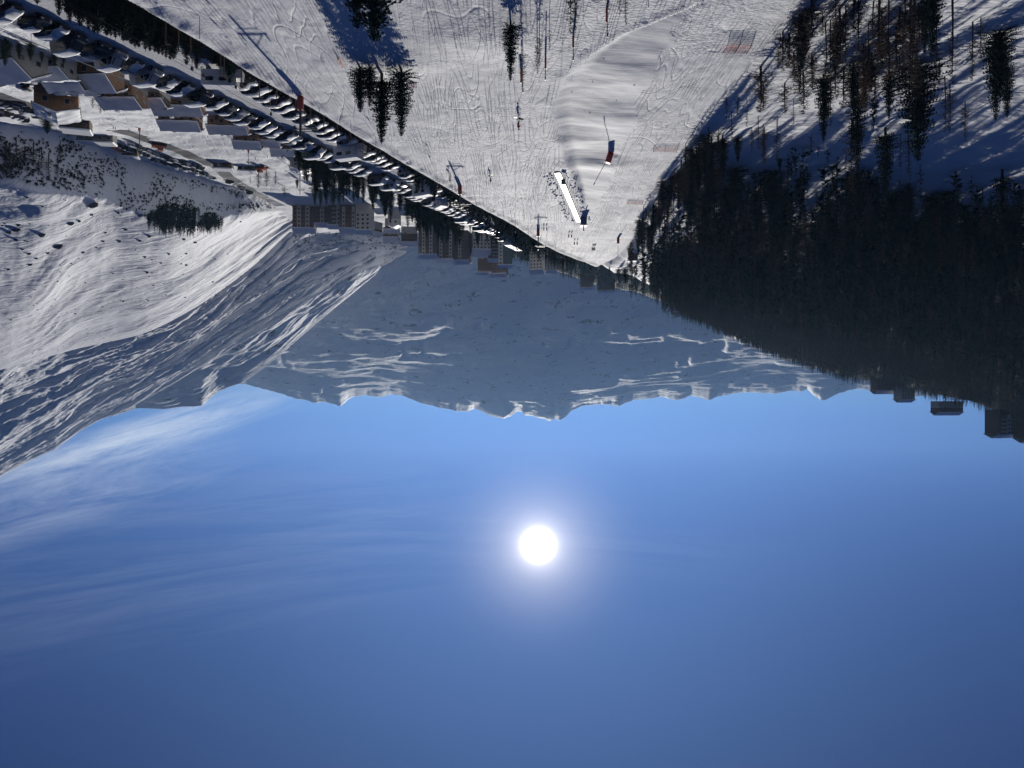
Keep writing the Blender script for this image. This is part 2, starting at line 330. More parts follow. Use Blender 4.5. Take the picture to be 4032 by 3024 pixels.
# ------------------------------------------------------------------ the ground sheet, split into pieces of the setting
def build_ground():
    aa = np.concatenate([np.linspace(-1.9, -.76, 40, endpoint=False), np.linspace(-.76, .76, 760), np.linspace(.76, 1.9, 41)[1:]])
    yy = 14*np.exp(np.linspace(0, math.log(1500/14), 780))
    A, Y = np.meshgrid(aa, yy); X = A*Y
    Z = ground(X, Y)
    V = np.stack([X, Y, Z], -1).reshape(-1, 3); Fq = grid_faces(len(yy), len(aa))
    c = V[Fq].mean(1); d = (c[:, 0]-edge_x(c[:, 1]))*.958; a = c[:, 0]/c[:, 1]
    forest = (a < (2016-2400)/F) & (c[:, 1] > Y0(a)) & (d < 0)
    wob = 1.2*fbm(c[:, 1]/3, c[:, 0]/3, 3, 40)
    bankm = (d >= np.where(c[:, 1] > 200, .3, .9)) & (d < 9.4+1.2*wob)
    park = (d >= 9.4+1.2*wob) & (d < carw(c[:, 1])+.3)
    vill = d >= carw(c[:, 1])+.3
    pxx = 2016-a*F; pyy = 1512+c[:, 2]/c[:, 1]*F; wedge = (pyy > 1035) & (pxx < 2558+(pyy-1049)*.43+14*fbm(c[:, 0]/12, c[:, 1]/30, 3, 44))
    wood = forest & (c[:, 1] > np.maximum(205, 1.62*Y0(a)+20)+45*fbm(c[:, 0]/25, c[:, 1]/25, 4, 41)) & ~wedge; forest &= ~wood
    pis = ~(forest | wood | bankm | park | vill)
    xl = np.interp(c[:, 1], LIP[:, 1], LIP[:, 0]); x2 = np.interp(c[:, 1], RUN2[:, 1], RUN2[:, 0]); w2 = 1.5*fbm(c[:, 0]/4, c[:, 1]/4, 3, 46)
    wild = pis & (c[:, 0] < xl-.6+w2) & (c[:, 0] > x2+.6+w2) & (c[:, 1] > 80) & (c[:, 1] < 196); pis &= ~wild
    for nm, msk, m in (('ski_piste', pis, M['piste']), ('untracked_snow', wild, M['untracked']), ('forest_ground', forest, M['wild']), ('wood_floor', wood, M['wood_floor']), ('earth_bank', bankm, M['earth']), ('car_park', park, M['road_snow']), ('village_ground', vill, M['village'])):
        tag(link(nm, sub_mesh(nm, V, Fq[msk], m)), {'ski_piste': 'sunlit groomed ski run crossed by tracks', 'wood_floor': 'dark undergrowth of the dense upper wood', 'untracked_snow': 'wind-rippled untouched snow between the two groomed runs', 'forest_ground': 'snow floor of the shaded forest slope', 'earth_bank': 'dark brown bare strip below the edge of the ski run', 'car_park': 'driven snow of the car park between the rows of cars', 'village_ground': 'snow around the chalets and second ski run'}[nm], kind='structure')
build_ground()

# ------------------------------------------------------------------ hills and mountains as lofted slopes
LOFT = {}
def loft_hit(name, px, py):
    p, g = LOFT[name]; c = int(np.clip(np.searchsorted(p, px), 0, len(p)-1)); q = g[:, c]
    v = q[:, 2]/q[:, 1]*F+1512; k = int(np.argmax(v >= py)) if (v >= py).any() else len(v)-1
    return Vector(q[k])
def loft(name, rows, ncol, nrow, m, disp=None, label=None, edge=0.0, px0=None, px1=None):
    """rows: polylines of (px, py, distance) from foot to crest; a back slope is added behind the crest"""
    px0 = px0 if px0 is not None else max(r[0][0] for r in rows); px1 = px1 if px1 is not None else min(r[-1][0] for r in rows)
    px = np.linspace(px0, px1, ncol); lines = []
    for r in rows:
        r = np.array(r, float); D = np.interp(px, r[:, 0], r[:, 2]); py = np.interp(px, r[:, 0], r[:, 1])
        kn = int(ncol*240/abs(px1-px0))|1; kk = np.hanning(kn+2); kk /= kk.sum(); pad = len(kk)//2
        D = np.convolve(np.pad(D, pad, mode='edge'), kk, 'valid')[:ncol]
        if not (r is rows[-1] or len(r) > 40): py = np.convolve(np.pad(py, pad, mode='edge'), kk if len(r) < 12 else kk, 'valid')[:ncol] if len(r) < 11 else py
        lines.append(np.stack([(2016-px)/F*D, D, (py-1512)/F*D], -1))
    nl = len(lines); t = np.linspace(0, nl-1, nrow); out = np.zeros((nrow, ncol, 3))
    lines = np.array(lines)
    for i, tv in enumerate(t):
        k = min(int(tv), nl-2); u = tv-k; out[i] = lines[k]*(1-u)+lines[k+1]*u
    if nl > 2:                                   # round the change of slope between rows
        kr = np.hanning(max(5, nrow//9)|1); kr /= kr.sum(); h = len(kr)//2; ext = np.concatenate([2*out[:1]-out[h:0:-1], out, 2*out[-1:]-out[-2:-h-2:-1]])
        out = sum(kr[j]*ext[j:j+nrow] for j in range(len(kr)))
    T = np.repeat((t/(nl-1))[:, None], ncol, 1)
    if disp is not None: out[..., 2] += disp(out[..., 0], out[..., 1], T, np.repeat(px[None], nrow, 0))
    LOFT[name] = (px, out.copy())
    back = []
    for k in range(1, 6):
        b = out[-1].copy(); s = 1+.07*k; b[:, 0] *= s; b[:, 1] *= s; b[:, 2] -= .03*k*out[-1, :, 1]; back.append(b)
    V = np.concatenate([out.reshape(-1, 3)]+back)
    me = np_mesh(name, V, grid_faces(nrow+5, ncol)[:, ::-1], m)
    return tag(link(name, me), label, kind='structure')

ROCK = [(900, 1523), (936, 1512), (968, 1512), (1036, 1532), (1103, 1550), (1171, 1571), (1212, 1577), (1235, 1586), (1289, 1584), (1316, 1593), (1339, 1600), (1352, 1589), (1388, 1562), (1442, 1555), (1488, 1564), (1542, 1550), (1587, 1557), (1659, 1589), (1736, 1605), (1804, 1620), (1845, 1618), (1872, 1609), (1904, 1625), (1940, 1641), (1981, 1648), (2012, 1638), (2035, 1616), (2058, 1620), (2064, 1634), (2094, 1636), (2135, 1648), (2166, 1657), (2189, 1648), (2202, 1657), (2225, 1645), (2248, 1620), (2297, 1598), (2365, 1593), (2410, 1593), (2437, 1602), (2455, 1589), (2505, 1573), (2569, 1568), (2600, 1562), (2659, 1575), (2686, 1571), (2722, 1555), (2790, 1577), (2817, 1564), (2871, 1553), (2916, 1544), (2984, 1546), (3030, 1548), (3070, 1548), (3111, 1537), (3152, 1541), (3179, 1532), (3210, 1559), (3233, 1577), (3256, 1571), (3301, 1548), (3341, 1535), (3387, 1530), (3600, 1560), (3900, 1545), (5600, 1640)]
MT_D = 3850
_rp = np.arange(700, 5000, 4.0); _rr = np.interp(_rp, [q[0] for q in ROCK], [q[1] for q in ROCK])
_kk = np.hanning(131); _kk /= _kk.sum(); _rs = np.convolve(np.pad(_rr, 65, mode='edge'), _kk, 'valid')
def d_far(x, y, T, px):
    r = 30*fbm(x/520, y/520, 5, 60)*np.sin(np.pi*np.clip(T, 0, 1))**.7
    r += 14*(ridged(x/300+y/900, y/170, 4, 64)-.55)*sstep(1.0, .82, T)
    for k, (t0, sl, w) in enumerate(((.50, .06, .016), (.57, -.08, .014), (.64, -.07, .016), (.72, -.12, .016), (.80, -.09, .014), (.89, .05, .012))):
        c = t0+sl*(px-2300)/1000+.020*fbm(px/170, px*0, 4, 70+k)
        on = sstep(.40, .54, -.10*(px < 1900)+vnoise(px/230, px*0+k*3.3, 80+k)+.25*(vnoise(px/37, px*0+k, 88+k)-.5)); A = 14*w/.015*on        # shelves that catch the low sun
        r += A*(np.clip((T-c+4*w)/(3*w), 0, 1)-np.clip((T-c+w)/(2*w), 0, 1))
    mk = sstep(.5, .68, vnoise(px/330+9, T*4.5, 78))
    r += mk*12*ridged(x/300+y/200, y/110, 4, 79)+5*fbm(x/130, y/110, 4, 76)
    crag = np.where(px > 900, np.interp(px, _rp, _rr-_rs), 0)+3.0*fbm(px/14, px*0, 3, 55)
    return r*sstep(1.01, .97, T)+3*fbm(x/50, y/50, 4, 67)*(1-.7*T)+crag*MT_D/F*sstep(.80, 1.0, T+.05*fbm(px/60, T*8, 3, 57))**1.6
loft('far_mountain', [[(-1500, 800, 1550), (900, 820, 1650), (1500, 850, 1700), (2700, 850, 1700), (5600, 860, 1550)], [(-1500, 1270, 2150), (900, 1285, 2300), (1500, 1300, 2350), (2700, 1290, 2350), (5600, 1270, 2150)], [(-1500, 1500, 3000), (860, 1500, 3400)]+[(float(a), float(b), MT_D) for a, b in zip(_rp[50::8], _rs[50::8])]], 900, 300, M['mount'], d_far, 'far snowy mountain wall in blue shade below the sun', px0=-700, px1=4900)
def d_mid(x, y, T, px):
    return 30*fbm(x/240, y/240, 5, 90)*np.sin(np.pi*T)+15*(ridged(px/260+T*2, T*6+px/700, 4, 91)-.55)*sstep(1, .85, T)
loft('shaded_peaks', [[(-900, 1500, 1500), (520, 1390, 1500), (900, 1250, 1500), (1200, 1080, 1450), (1560, 880, 1400)], [(-900, 1800, 2100), (440, 1640, 2100), (540, 1607, 2100), (650, 1611, 2100), (720, 1602, 2100), (765, 1601, 2100), (795, 1598, 2100), (830, 1565, 2100), (860, 1542, 2080), (900, 1525, 2060), (950, 1508, 2000), (1010, 1470, 1980), (1100, 1400, 1900), (1250, 1270, 1850), (1480, 1080, 1700), (1560, 960, 1600)]], 360, 120, M['mount'], d_mid, 'shaded peaks with lit crests behind the near hillside')
def d_r2(x, y, T, px):
    wq = .45*fbm(px/420, T*3, 4, 99)
    q = T*4.6+px/1250+wq
    r = 30*(ridged(px/1900+.7*T, q, 2, 100)-.5)+17*(ridged(px/620+T, q*2.8, 3, 103)-.5)+6*fbm(px/160+T*3, q*6, 5, 105)
    r += 5.0*(ridged(px/170, q*15, 3, 108)-.5)
    return (r+2.0*fbm(x/14, y/14, 4, 107))*sstep(0, .08, T)*sstep(1.02, .93, T)
loft('gullied_hillside', [[(-900, 1480, 780), (0, 1380, 820), (300, 1290, 860), (600, 1200, 860), (800, 1090, 800), (1000, 960, 750), (1200, 850, 700), (1400, 880, 780), (1600, 930, 810)], [(-900, 2250, 1480), (-400, 2060, 2280), (0, 1878, 2150), (127, 1811, 2090), (217, 1770, 2040), (316, 1698, 1970), (384, 1657, 1920), (520, 1603, 1840), (700, 1500, 1740), (900, 1380, 1590), (1040, 1300, 1470), (1200, 1195, 1300), (1400, 1070, 1065), (1560, 978, 850), (1600, 958, 830)]], 420, 300, M['hill'], d_r2, 'gullied snow hillside with shrubs and lit ridges', px0=-450)
def d_r1(x, y, T, px):
    up = sstep(.48, .6, T)
    q = T*4+px/1500+.35*fbm(px/380, T*3, 3, 109)
    r = up*(5*(ridged(px/1500+.5*T, q, 2, 110)-.5)+2.6*fbm(px/330+T*2, q*3, 5, 113)+.7*(ridged(px/90, q*9, 3, 116)-.5)+.35*fbm(x/7, y/7, 4, 114))
    r += (1-up)*(1.6*fbm(x/12, y/12, 5, 115))*sstep(0, .1, T)
    return r*sstep(1.02, .93, T)
loft('near_hillside', [[(-900, 300, 240), (0, 440, 262), (200, 490, 285), (600, 620, 352), (1000, 740, 430), (1180, 800, 520)], [(-900, 690, 268), (0, 735, 277), (163, 783, 290), (390, 790, 318), (470, 812, 333), (542, 855, 346), (700, 900, 368), (850, 880, 404), (1000, 835, 445), (1180, 830, 540)], [(-900, 1650, 720), (0, 1458, 745), (300, 1372, 795), (470, 1338, 805), (600, 1305, 785), (800, 1195, 715), (1000, 1050, 645), (1100, 950, 600), (1180, 870, 574)]], 420, 260, M['hill_near'], d_r1, 'near snow hillside with scattered rocks across the valley')

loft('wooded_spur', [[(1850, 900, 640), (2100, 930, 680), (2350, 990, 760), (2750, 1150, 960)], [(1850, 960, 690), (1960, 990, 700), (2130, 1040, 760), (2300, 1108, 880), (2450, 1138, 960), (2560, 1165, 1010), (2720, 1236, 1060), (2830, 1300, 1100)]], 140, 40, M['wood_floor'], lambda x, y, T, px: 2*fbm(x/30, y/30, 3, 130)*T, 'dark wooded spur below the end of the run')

# ------------------------------------------------------------------ thin mountain haze
def build_haze():
    mb = MB(); mb.box((0, 2600, -360), (12400, 6600, 1700))
    m = bpy.data.materials.new('haze air'); m.use_nodes = True; nt = m.node_tree; nt.nodes.clear()
    v = N(nt, 'ShaderNodeVolumePrincipled'); v.inputs['Color'].default_value = (.38, .63, 1, 1); v.inputs['Density'].default_value = 0.000038; v.inputs['Anisotropy'].default_value = .45
    o = N(nt, 'ShaderNodeOutputMaterial'); L(nt, v.outputs[0], o.inputs['Volume'])
    tag(link('haze', mb.mesh('haze', m)), 'thin bluish haze over the valley', kind='stuff')
build_haze()
# ------------------------------------------------------------------ trees
M['needle'] = mat('spruce needles', (.038, .054, .040), .9, spec=0, var=(.9, .45))
M['bark'] = mat('grey brown bark', (.055, .043, .036), .95, spec=0, var=(2, .3))
M['twig'] = mat('bare larch twigs', (.088, .074, .066), .95, spec=0, var=(.5, .3))
M['twig2'] = mat('russet larch twigs', (.105, .076, .060), .95, spec=0, var=(.5, .3))
def spruce_meshes(seed, slim=1.0, gap=0.0):
    """unit tree 10 m tall; trunk and crown"""
    rd = random.Random(seed); tr = MB(); cr = MB(); H = 10.0
    tr.tube([(0, 0, -1.2), (0, 0, 2), (rd.uniform(-.05, .05), 0, 6), (0, 0, 9.7)], [.17, .14, .08, .015], 6)
    z = .7+gap
    while z < 9.85:
        f = 1-z/H; Rm = (2.35*f**.8+.12)*slim; n = 9 if f > .3 else 6
        a0 = rd.uniform(0, 6.28)
        for k in range(n):
            if rd.random() < .10: continue
            a = a0+6.283*k/n+rd.uniform(-.25, .25); Lb = Rm*rd.uniform(.62, 1.12); ca, sa = math.cos(a), math.sin(a)
            droop = rd.uniform(.22, .42); lift = .18*f
            m = max(2, int(Lb/.24)); prev = Vector((0, 0, z))
            for j in range(1, m+1):
                u = j/m; r = Lb*u; p = Vector((ca*r, sa*r, z-droop*Lb*u+lift*Lb*u*u*1.3))
                w = .27*(1.15-.70*u)*(0.8+.5*rd.random())*(1 if f > .12 else .6); h = rd.uniform(.22, .46)*(1.1-.5*u)
                t = Vector((-sa, ca, 0))
                q1 = p+t*w+Vector((0, 0, -h*rd.uniform(.4, 1))); q2 = p-t*w+Vector((0, 0, -h*rd.uniform(.4, 1)))
                cr.tri(prev, q1, p); cr.tri(prev, p, q2)
                if j > 1 and rd.random() < .75:
                    b = prev.lerp(p, .5); cr.tri(b, p, b+Vector((rd.uniform(-.1, .1), rd.uniform(-.1, .1), -h*1.25)))
                prev = p
        z += rd.uniform(.18, .30)*(.75+.5*f)
    for k in range(4): cr.tri((0, 0, 9.4), (.07*math.cos(k*1.57), .07*math.sin(k*1.57), 9.5), (0, 0, 10.15))
    return tr.mesh('spruce_trunk', M['bark']), cr.mesh('spruce_crown', M['needle'])
def larch_meshes(seed, m='twig', dens=1.0, low=.18, curve=1.0):
    rd = random.Random(seed); tr = MB(); cr = MB(); H = 10.0
    bx, by = rd.uniform(-.25, .25), rd.uniform(-.2, .2)
    def tk(z): return Vector((bx*math.sin(z/H*3.0)*.8, by*math.sin(z/H*2.4), z))
    tr.tube([tk(z) for z in (-1.2, 1.5, 4, 6.5, 8.5, 10)], [.14, .12, .09, .06, .03, .008], 6)
    n = int(92*dens)
    for i in range(n):
        z = H*(low+(1-low)*(i+rd.random())/n*.985); f = 1-z/H; a = rd.uniform(0, 6.283); Lb = (1.75*f**.75+.25)*rd.uniform(.5, 1.15)
        ca, sa = math.cos(a), math.sin(a); p0 = tk(z); rise = rd.uniform(-.05, .25)*curve; dr = rd.uniform(.1, .45)
        p1 = p0+Vector((ca*Lb*.5, sa*Lb*.5, rise*Lb)); p2 = p0+Vector((ca*Lb, sa*Lb, rise*Lb*1.2-dr*Lb*.6))
        r0 = .034+.045*f
        cr.tube([p0, p1, p2], [r0, r0*.7, .006], 3, cap=False)
        for j in range(9):
            u = rd.uniform(.2, 1); q = p0.lerp(p1, u*2) if u < .5 else p1.lerp(p2, u*2-1)
            d = Vector((ca*.5+rd.uniform(-.8, .8), sa*.5+rd.uniform(-.8, .8), rd.uniform(-.9, .35))).normalized()*rd.uniform(.2, .55)*(.5+Lb*.5)
            s = d.cross(Vector((0, 0, 1))).normalized()*.04
            cr.tri(q-s, q+s, q+d)
    return tr.mesh('larch_trunk', M['bark']), cr.mesh('larch_crown', M[m])
SPR = [spruce_meshes(s, sl, g) for s, sl, g in ((1, 1, 0), (2, .82, .3), (3, 1.1, .1), (4, .7, .8))]
LAR = [larch_meshes(s, m, d, lo) for s, m, d, lo in ((11, 'twig', 1, .16), (12, 'twig', .8, .3), (13, 'twig2', 1.1, .12), (14, 'twig', .55, .42))]
def merged(pair, name):
    a, b = pair; mb = MB()
    for me, mi in ((a, 0), (b, 1)):
        mb.add([v.co[:] for v in me.vertices], [tuple(p.vertices) for p in me.polygons], mi)
    return mb.mesh(name, [a.materials[0], b.materials[0]])
SPR1 = [merged(p, 'spruce_tree') for p in SPR]; LAR1 = [merged(p, 'larch_tree') for p in LAR]
N_IND = {'s': 0, 'l': 0}
def tree(kind, p, h, label, group=None, var=None, split=True, wide=1.0):
    rd = random.random; k = var if var is not None else int(rd()*4); N_IND[kind] += 1
    nm = 'spruce_tree' if kind == 's' else 'larch_tree'; s = h/10.0
    if split:
        o = thing(nm, label, 'tree', p, rd()*6.28, group); tr, cr = (SPR if kind == 's' else LAR)[k]
        link('trunk', tr, o); link('crown', cr, o)
    else:
        o = link(nm, (SPR1 if kind == 's' else LAR1)[k], None, p, rd()*6.28); tag(o, label, 'tree', group)
    o.scale = (s*wide, s*wide, s); return o
def tree_px(kind, bx, by, ty, label, group=None, var=None, wide=1.0, tx=None):
    p = hit(bx, by); h = (ty-by)*p.y/F; return tree(kind, p, h, label, group, var, True, wide)
# the named trees on the ski run
tree_px('s', 1418, 266, 446, 'slim spruce at the edge of the four-tree clump on the ski run', None, 1, 1.7)
tree_px('s', 1456, 266, 424, 'shortest spruce of the four-tree clump on the ski run', None, 0, 1.25)
tree_px('s', 1503, 290, 568, 'tallest spruce in the middle of the four-tree clump on the ski run', None, 3, 1.6)
tree_px('s', 1580, 276, 540, 'broad spruce closing the four-tree clump on the ski run beside the red net', None, 2, 1.1)
tree_px('s', 1475, -330, 168, 'big dark spruce cut by the picture edge with its long shadow on the run', None, 2, 1.7)
tree_px('s', 1405, -330, 120, 'dark spruce half behind the big cut-off spruce on the run', None, 0, 1.5)
tree_px('s', 2010, 84, 324, 'lone airy spruce on the open run beside bare larches', None, 1, 1.05)
for i, (bx, by, ty, w) in enumerate([(2058, 187, 346, .8), (2115, 136, 290, .9), (2124, 128, 262, .8), (2163, 60, 200, .7), (2247, -110, 138, .9), (2264, -100, 122, .9), (2392, -90, 60, .8), (2463, -60, 100, .8), (2440, -90, 60, .7)]):
    tree_px('l', bx, by, ty, ['thin bare larch right beside the lone airy spruce', 'twin-stemmed bare larch near the red padded post, nearer stem', 'twin-stemmed bare larch near the red padded post, farther stem', 'small bare larch between two red padded posts'][i] if i < 4 else 'bare larch top rising into the picture beside the padded posts', None if i < 4 else 'larch tops at the picture edge', i % 2 + (2 if i == 3 else 0), w)
EDGE_BARE = [(2860, 380, 470), (2905, 372, 462), (2940, 385, 500), (2880, 440, 575), (2790, 500, 640), (2760, 530, 665), (2830, 505, 610), (2700, 565, 690), (2960, 500, 600), (3005, 490, 640), (3010, 500, 655), (3060, 470, 640), (2985, 460, 590), (3125, 390, 505)]
for bx, by, ty in EDGE_BARE: tree_px('l', bx, by, ty, 'bare larch at the lit margin of the forest along the ski run', 'larches along the forest margin', None)
for i, (bx, by, ty, v, w) in enumerate([(3160, 60, 275, 0, 1.15), (3290, 120, 290, 2, 1.0), (2848, 540, 620, 1, 1), (2905, 540, 642, 2, 1), (3360, 250, 440, 2, 1.1), (3430, 240, 365, 0, 1.0), (3640, 25, 215, 0, 1.0), (3553, 265, 330, 1, .9), (3920, 135, 478, 3, 1.15), (3965, 250, 470, 1, 1.0), (2780, 735, 780, 1, 1), (3070, 625, 675, 2, 1.1)]):
    tree_px('s', bx, by, ty, ['broad spruce at the forest margin level with the orange nets', 'spruce behind the broad margin spruce, snow showing through', 'small dark spruce between bare larches on the lit snow', 'small spruce standing free on the lit snow of the glade', 'double-crowned spruce above the bright snow glade', 'bushy spruce at the shadow line of the glade', 'isolated spruce on blue shaded snow beside thin larches', 'tiny spruce alone on the blue shaded snow', 'tall ragged spruce at the picture corner over blue snow', 'spruce leaning against the tall ragged one at the corner', 'small spruce on the snow patch below the dense forest', 'low pair-like spruce at the tip of the snow glade'][i], None, v, w)
for bx, by, ty in [(3592, 20, 300), (3690, 60, 300), (3680, 240, 345), (3700, 235, 340), (3585, -20, 300), (3750, -20, 330), (3830, 85, 320), (3862, 70, 250), (3740, 330, 520), (3720, 300, 520), (3640, 350, 560), (3800, 400, 560), (3380, -20, 250), (3330, 20, 230), (3470, 60, 250), (3420, 90, 300), (3270, 320, 500), (3360, 470, 640), (3500, 0, 260), (3560, 60, 200), (3270, 80, 310), (3250, 90, 320)]:
    tree_px('l', bx, by, ty, 'thin bare larch on blue shaded snow, %s' % ('between the glade and the isolated spruce' if bx < 3520 else 'around the isolated spruce' if bx < 3720 and by < 200 else 'beside the tall ragged corner spruce' if by < 200 else 'at the dark edge of the dense wood'), 'larches on the shaded snow', None)

rs_ = random.Random(77)
for i in range(72):                             # ragged single trees thinning out towards the run
    py = rs_.uniform(520, 960); px = (2862-.754*(py-362) if py < 843 else 2508)+rs_.uniform(4, 60)*rs_.choice([1, 1, 2, 3])
    k = 's' if rs_.random() < .38 else 'l'; p = hit(px, py)
    tree(k, p, rs_.uniform(4, 9.5), '%s %s thinning out at the forest edge, %s' % (rs_.choice(['ragged', 'slender']), 'spruce' if k == 's' else 'bare larch', 'level with the bright orange net' if py < 660 else 'level with the conveyor lift' if py < 860 else 'near the wooden hut'), 'trees thinning out at the forest edge', None, p.y < 140, rs_.uniform(.9, 1.3))
for i in range(80):                              # spindly undergrowth along the near forest margin
    px = rs_.uniform(2900, 3640); py = rs_.uniform(-30, 330)
    if px < 3133-(py-18)*.72+10: continue
    p = hit(px, py); tree('l', p, rs_.uniform(1.8, 6.2), '%s spindly larch in the tangle at the near forest margin, %s' % ('low' if i % 2 else 'thin', 'next to the broad spruce' if px < 3260 else 'towards the isolated spruce' if px > 3450 else 'in its middle'), 'spindly larches of the margin tangle', rs_.choice([0, 2, 2, 3]), True, rs_.uniform(1.2, 2.4))
# forest scatter
def forest_points():
    out = []; rs = np.random.RandomState(5)
    n = 52000; a = rs.uniform(-.80, -.150, n); y = np.sqrt(rs.uniform(52**2, 905**2, n)); x = a*y
    px = 2016-a*F; y0 = Y0(a); g = ground(x, y); py = 1512+g/y*F
    clump = fbm(x/17, y/17, 3, 200)
    near = y < 150
    dens = np.where(near, np.clip(.32+1.1*clump, .05, 1), np.clip(.75+.35*clump, .2, 1))
    dens = np.where((y >= 110) & (y < 170), np.maximum(dens, np.clip((y-105)/75+.3*clump, .08, .8)), dens)
    dens = np.where(y < y0+4, 0, dens)
    mg = (y-y0)/y0; dens = np.where((px < 3150) & (mg < .75), dens*np.clip(.04+1.05*mg+.45*clump, .02, 1), dens)
    glade = (px > 2860) & (px < 3240) & (py > 250) & (py < 560); dens = np.where(glade, .03, dens)
    blue = (px > 3560) & (py < 300); dens = np.where(blue, .05, dens)
    strip = (np.abs(py-(640-(px-3300)*.36)) < 40) & (px > 3300); dens = np.where(strip, dens*.3, dens)
    wedge = (py > 1035) & (px < 2558+(py-1049)*.43); dens = np.where(wedge, .04, dens)
    front = (px > 3350) & (y > 104) & (y < 152) & ~strip; dens = np.where(front, np.clip(.35+1.3*clump, .04, 1), dens)
    crest = y > DC(a)*1.0; dens = np.where(crest, 0, dens)
    dens = np.where((px > 3370) & (px < 3480) & (y > 600), dens*.5, dens)
    keep = rs.uniform(0, 1, n) < dens*np.where(y > 450, .62, np.where(y > 165, .62, .36))
    typ = np.where(fbm(x/60, y/60, 2, 210)+.5*rs.uniform(-1, 1, n) > .02, 1, 0)          # 1 spruce
    typ = np.where((y > 150) & (y < 420) & (rs.uniform(0, 1, n) < .45), 1, typ); typ = np.where(front & (rs.uniform(0, 1, n) < .5), 1, typ); typ = np.where((px < 2900) & (mg < .3) & (rs.uniform(0, 1, n) < .7), 0, typ)
    typ = np.where((y > 420) & (rs.uniform(0, 1, n) < .45), 0, typ)
    for i in np.where(keep)[0]:
        h = (rs.uniform(5, 10) if y[i] < 160 else rs.uniform(7.5, 13))*(1.0 if typ[i] else .95)
        if front[i]: h = rs.uniform(9, 15)
        if rs.uniform() < .12: h *= .5
        if y[i] > DC(a[i])*.9: h *= .65
        out.append((float(x[i]), float(y[i]), float(g[i]), float(h), int(typ[i])))
    return out
FP = forest_points()
for i in range(620):
    px = rs_.uniform(2640, 4200); a_ = (2016-px)/F; y = float(DC(np.array([a_]))[0])*rs_.uniform(.86, .985); x = a_*y; FP.append((x, y, gz(x, y), rs_.uniform(4.5, 8.5), 1 if rs_.random() < .35 else 0))
# spruces on the banks beside the car park
def along(a, off):
    y = np.arange(50, 330, .25); r = (edge_x(y)+off/.958)/y; k = int(np.argmin(np.abs(r-a))); return float(edge_x(y[k])+off/.958), float(y[k])
HEDGE = [(145, 24), (330, 90), (372, 136), (402, 122), (433, 150), (468, 150), (500, 168), (532, 192), (552, 170), (576, 205), (612, 212), (642, 224), (668, 242), (692, 222), (735, 262), (771, 277), (835, 236), (868, 252), (904, 333), (922, 300), (258, 60), (300, 75), (290, 20), (360, 95), (440, 120), (520, 140), (600, 170), (230, 70), (275, 95), (315, 110), (350, 128), (385, 140), (420, 146), (455, 158), (485, 168), (515, 180), (545, 192), (590, 208), (625, 218), (655, 236), (680, 238)]
for px, ty in HEDGE:
    x, y = along((2016-px)/F, random.uniform(2.6, 4.6)); z = gz(x, y); h = (ty-1512)/F*y-z
    if h > 1.5: tree('s', (x, y, z-.1), h, '%s dark spruce between ski run edge and car park, %s' % ('tall' if h > 8.5 else 'shorter', 'nearest the picture corner' if px < 400 else 'in the thick of the row' if px < 560 else 'where the row thins out' if px < 760 else 'last ones beside the heaped van'), 'spruces in the row beside the car park', None, True, random.uniform(1.2, 1.7))
for i in range(34):
    px = random.uniform(1640, 2130); x, y = along((2016-px)/F, random.uniform(1.6, 4.5)); z = gz(x, y)
    tree('s', (x, y, z-.1), random.uniform(4.4, 7.2), 'small spruce in the far hedge below the ski run edge', 'small spruces in the far hedge', None, False, 1.25)
TIPX = [(1150, 640), (1250, 800), (1300, 812), (1400, 800), (1500, 850), (1600, 900), (1700, 965), (1800, 975), (1900, 985), (1960, 972), (2060, 985), (2110, 1000)]
for i in range(125):
    y = random.uniform(138, 285); of2 = random.uniform(3.0, 15); x = float(edge_x(y))+(float(carw(y))+of2)/.958; z = gz(x, y); px = 2016-x/y*F
    h = (np.interp(px, [q[0] for q in TIPX], [q[1] for q in TIPX])-random.uniform(0, 60)-1512)/F*y-z
    if px < 1170 or h < 5: continue
    tree('s', (x, y, z-.2), min(h, 24), '%s spruce %s, %s' % ('tall dark' if h > 13 else 'medium dark' if h > 9 else 'low dark', 'close behind the outer cars' if of2 < 8 else 'low on the bank', 'above the shaded residence' if px < 1420 else 'above the blue-roofed houses' if px < 1650 else 'before the tall stepped blocks' if px < 1870 else 'near the bright car park end'), 'spruces on the bank beyond the cars', None, False, 1.0)
for px, py, ty in [(20, 150, 262), (75, 165, 235), (120, 170, 240), (165, 200, 250), (215, 215, 262), (250, 225, 256)]:
    p = hit(px, py); tree('s', p, (ty-py)*p.y/F, 'dark spruce crowding the roofs just beyond the nearest parked cars', 'spruces by the nearest chalets', None, True, 1.5)
tree_px('s', 185, 462, 528, 'round-topped dark conifer beside the log fence and steep bank', None, 2, 2.2)
for px, py, ty in [(1240, 735, 812), (1262, 740, 818), (1285, 745, 810), (1310, 745, 815), (1335, 750, 808), (1170, 705, 745), (1390, 812, 840), (1350, 815, 838), (1210, 650, 720)]:
    p = hit(px, py); tree('s', p, (ty-py)*p.y/F, 'dark conifer on the shaded snow below the apartment block', 'conifers below the apartment block', None, False, 1.4)
for px, py, ty in [(1018, 672, 740), (1050, 672, 735), (1085, 675, 728), (985, 690, 722), (1230, 700, 770), (1120, 735, 775), (410, 400, 440), (365, 385, 425), (395, 398, 446), (640, 415, 445), (660, 400, 440), (1130, 545, 600), (1115, 540, 590), (20, 275, 335), (1160, 600, 640), (860, 500, 525)]:
    p = hit(px, py); tree('l', p, (ty-py)*p.y/F, 'bare leafless tree among the chalets of the village', 'bare trees in the village', None, False, 1.9)
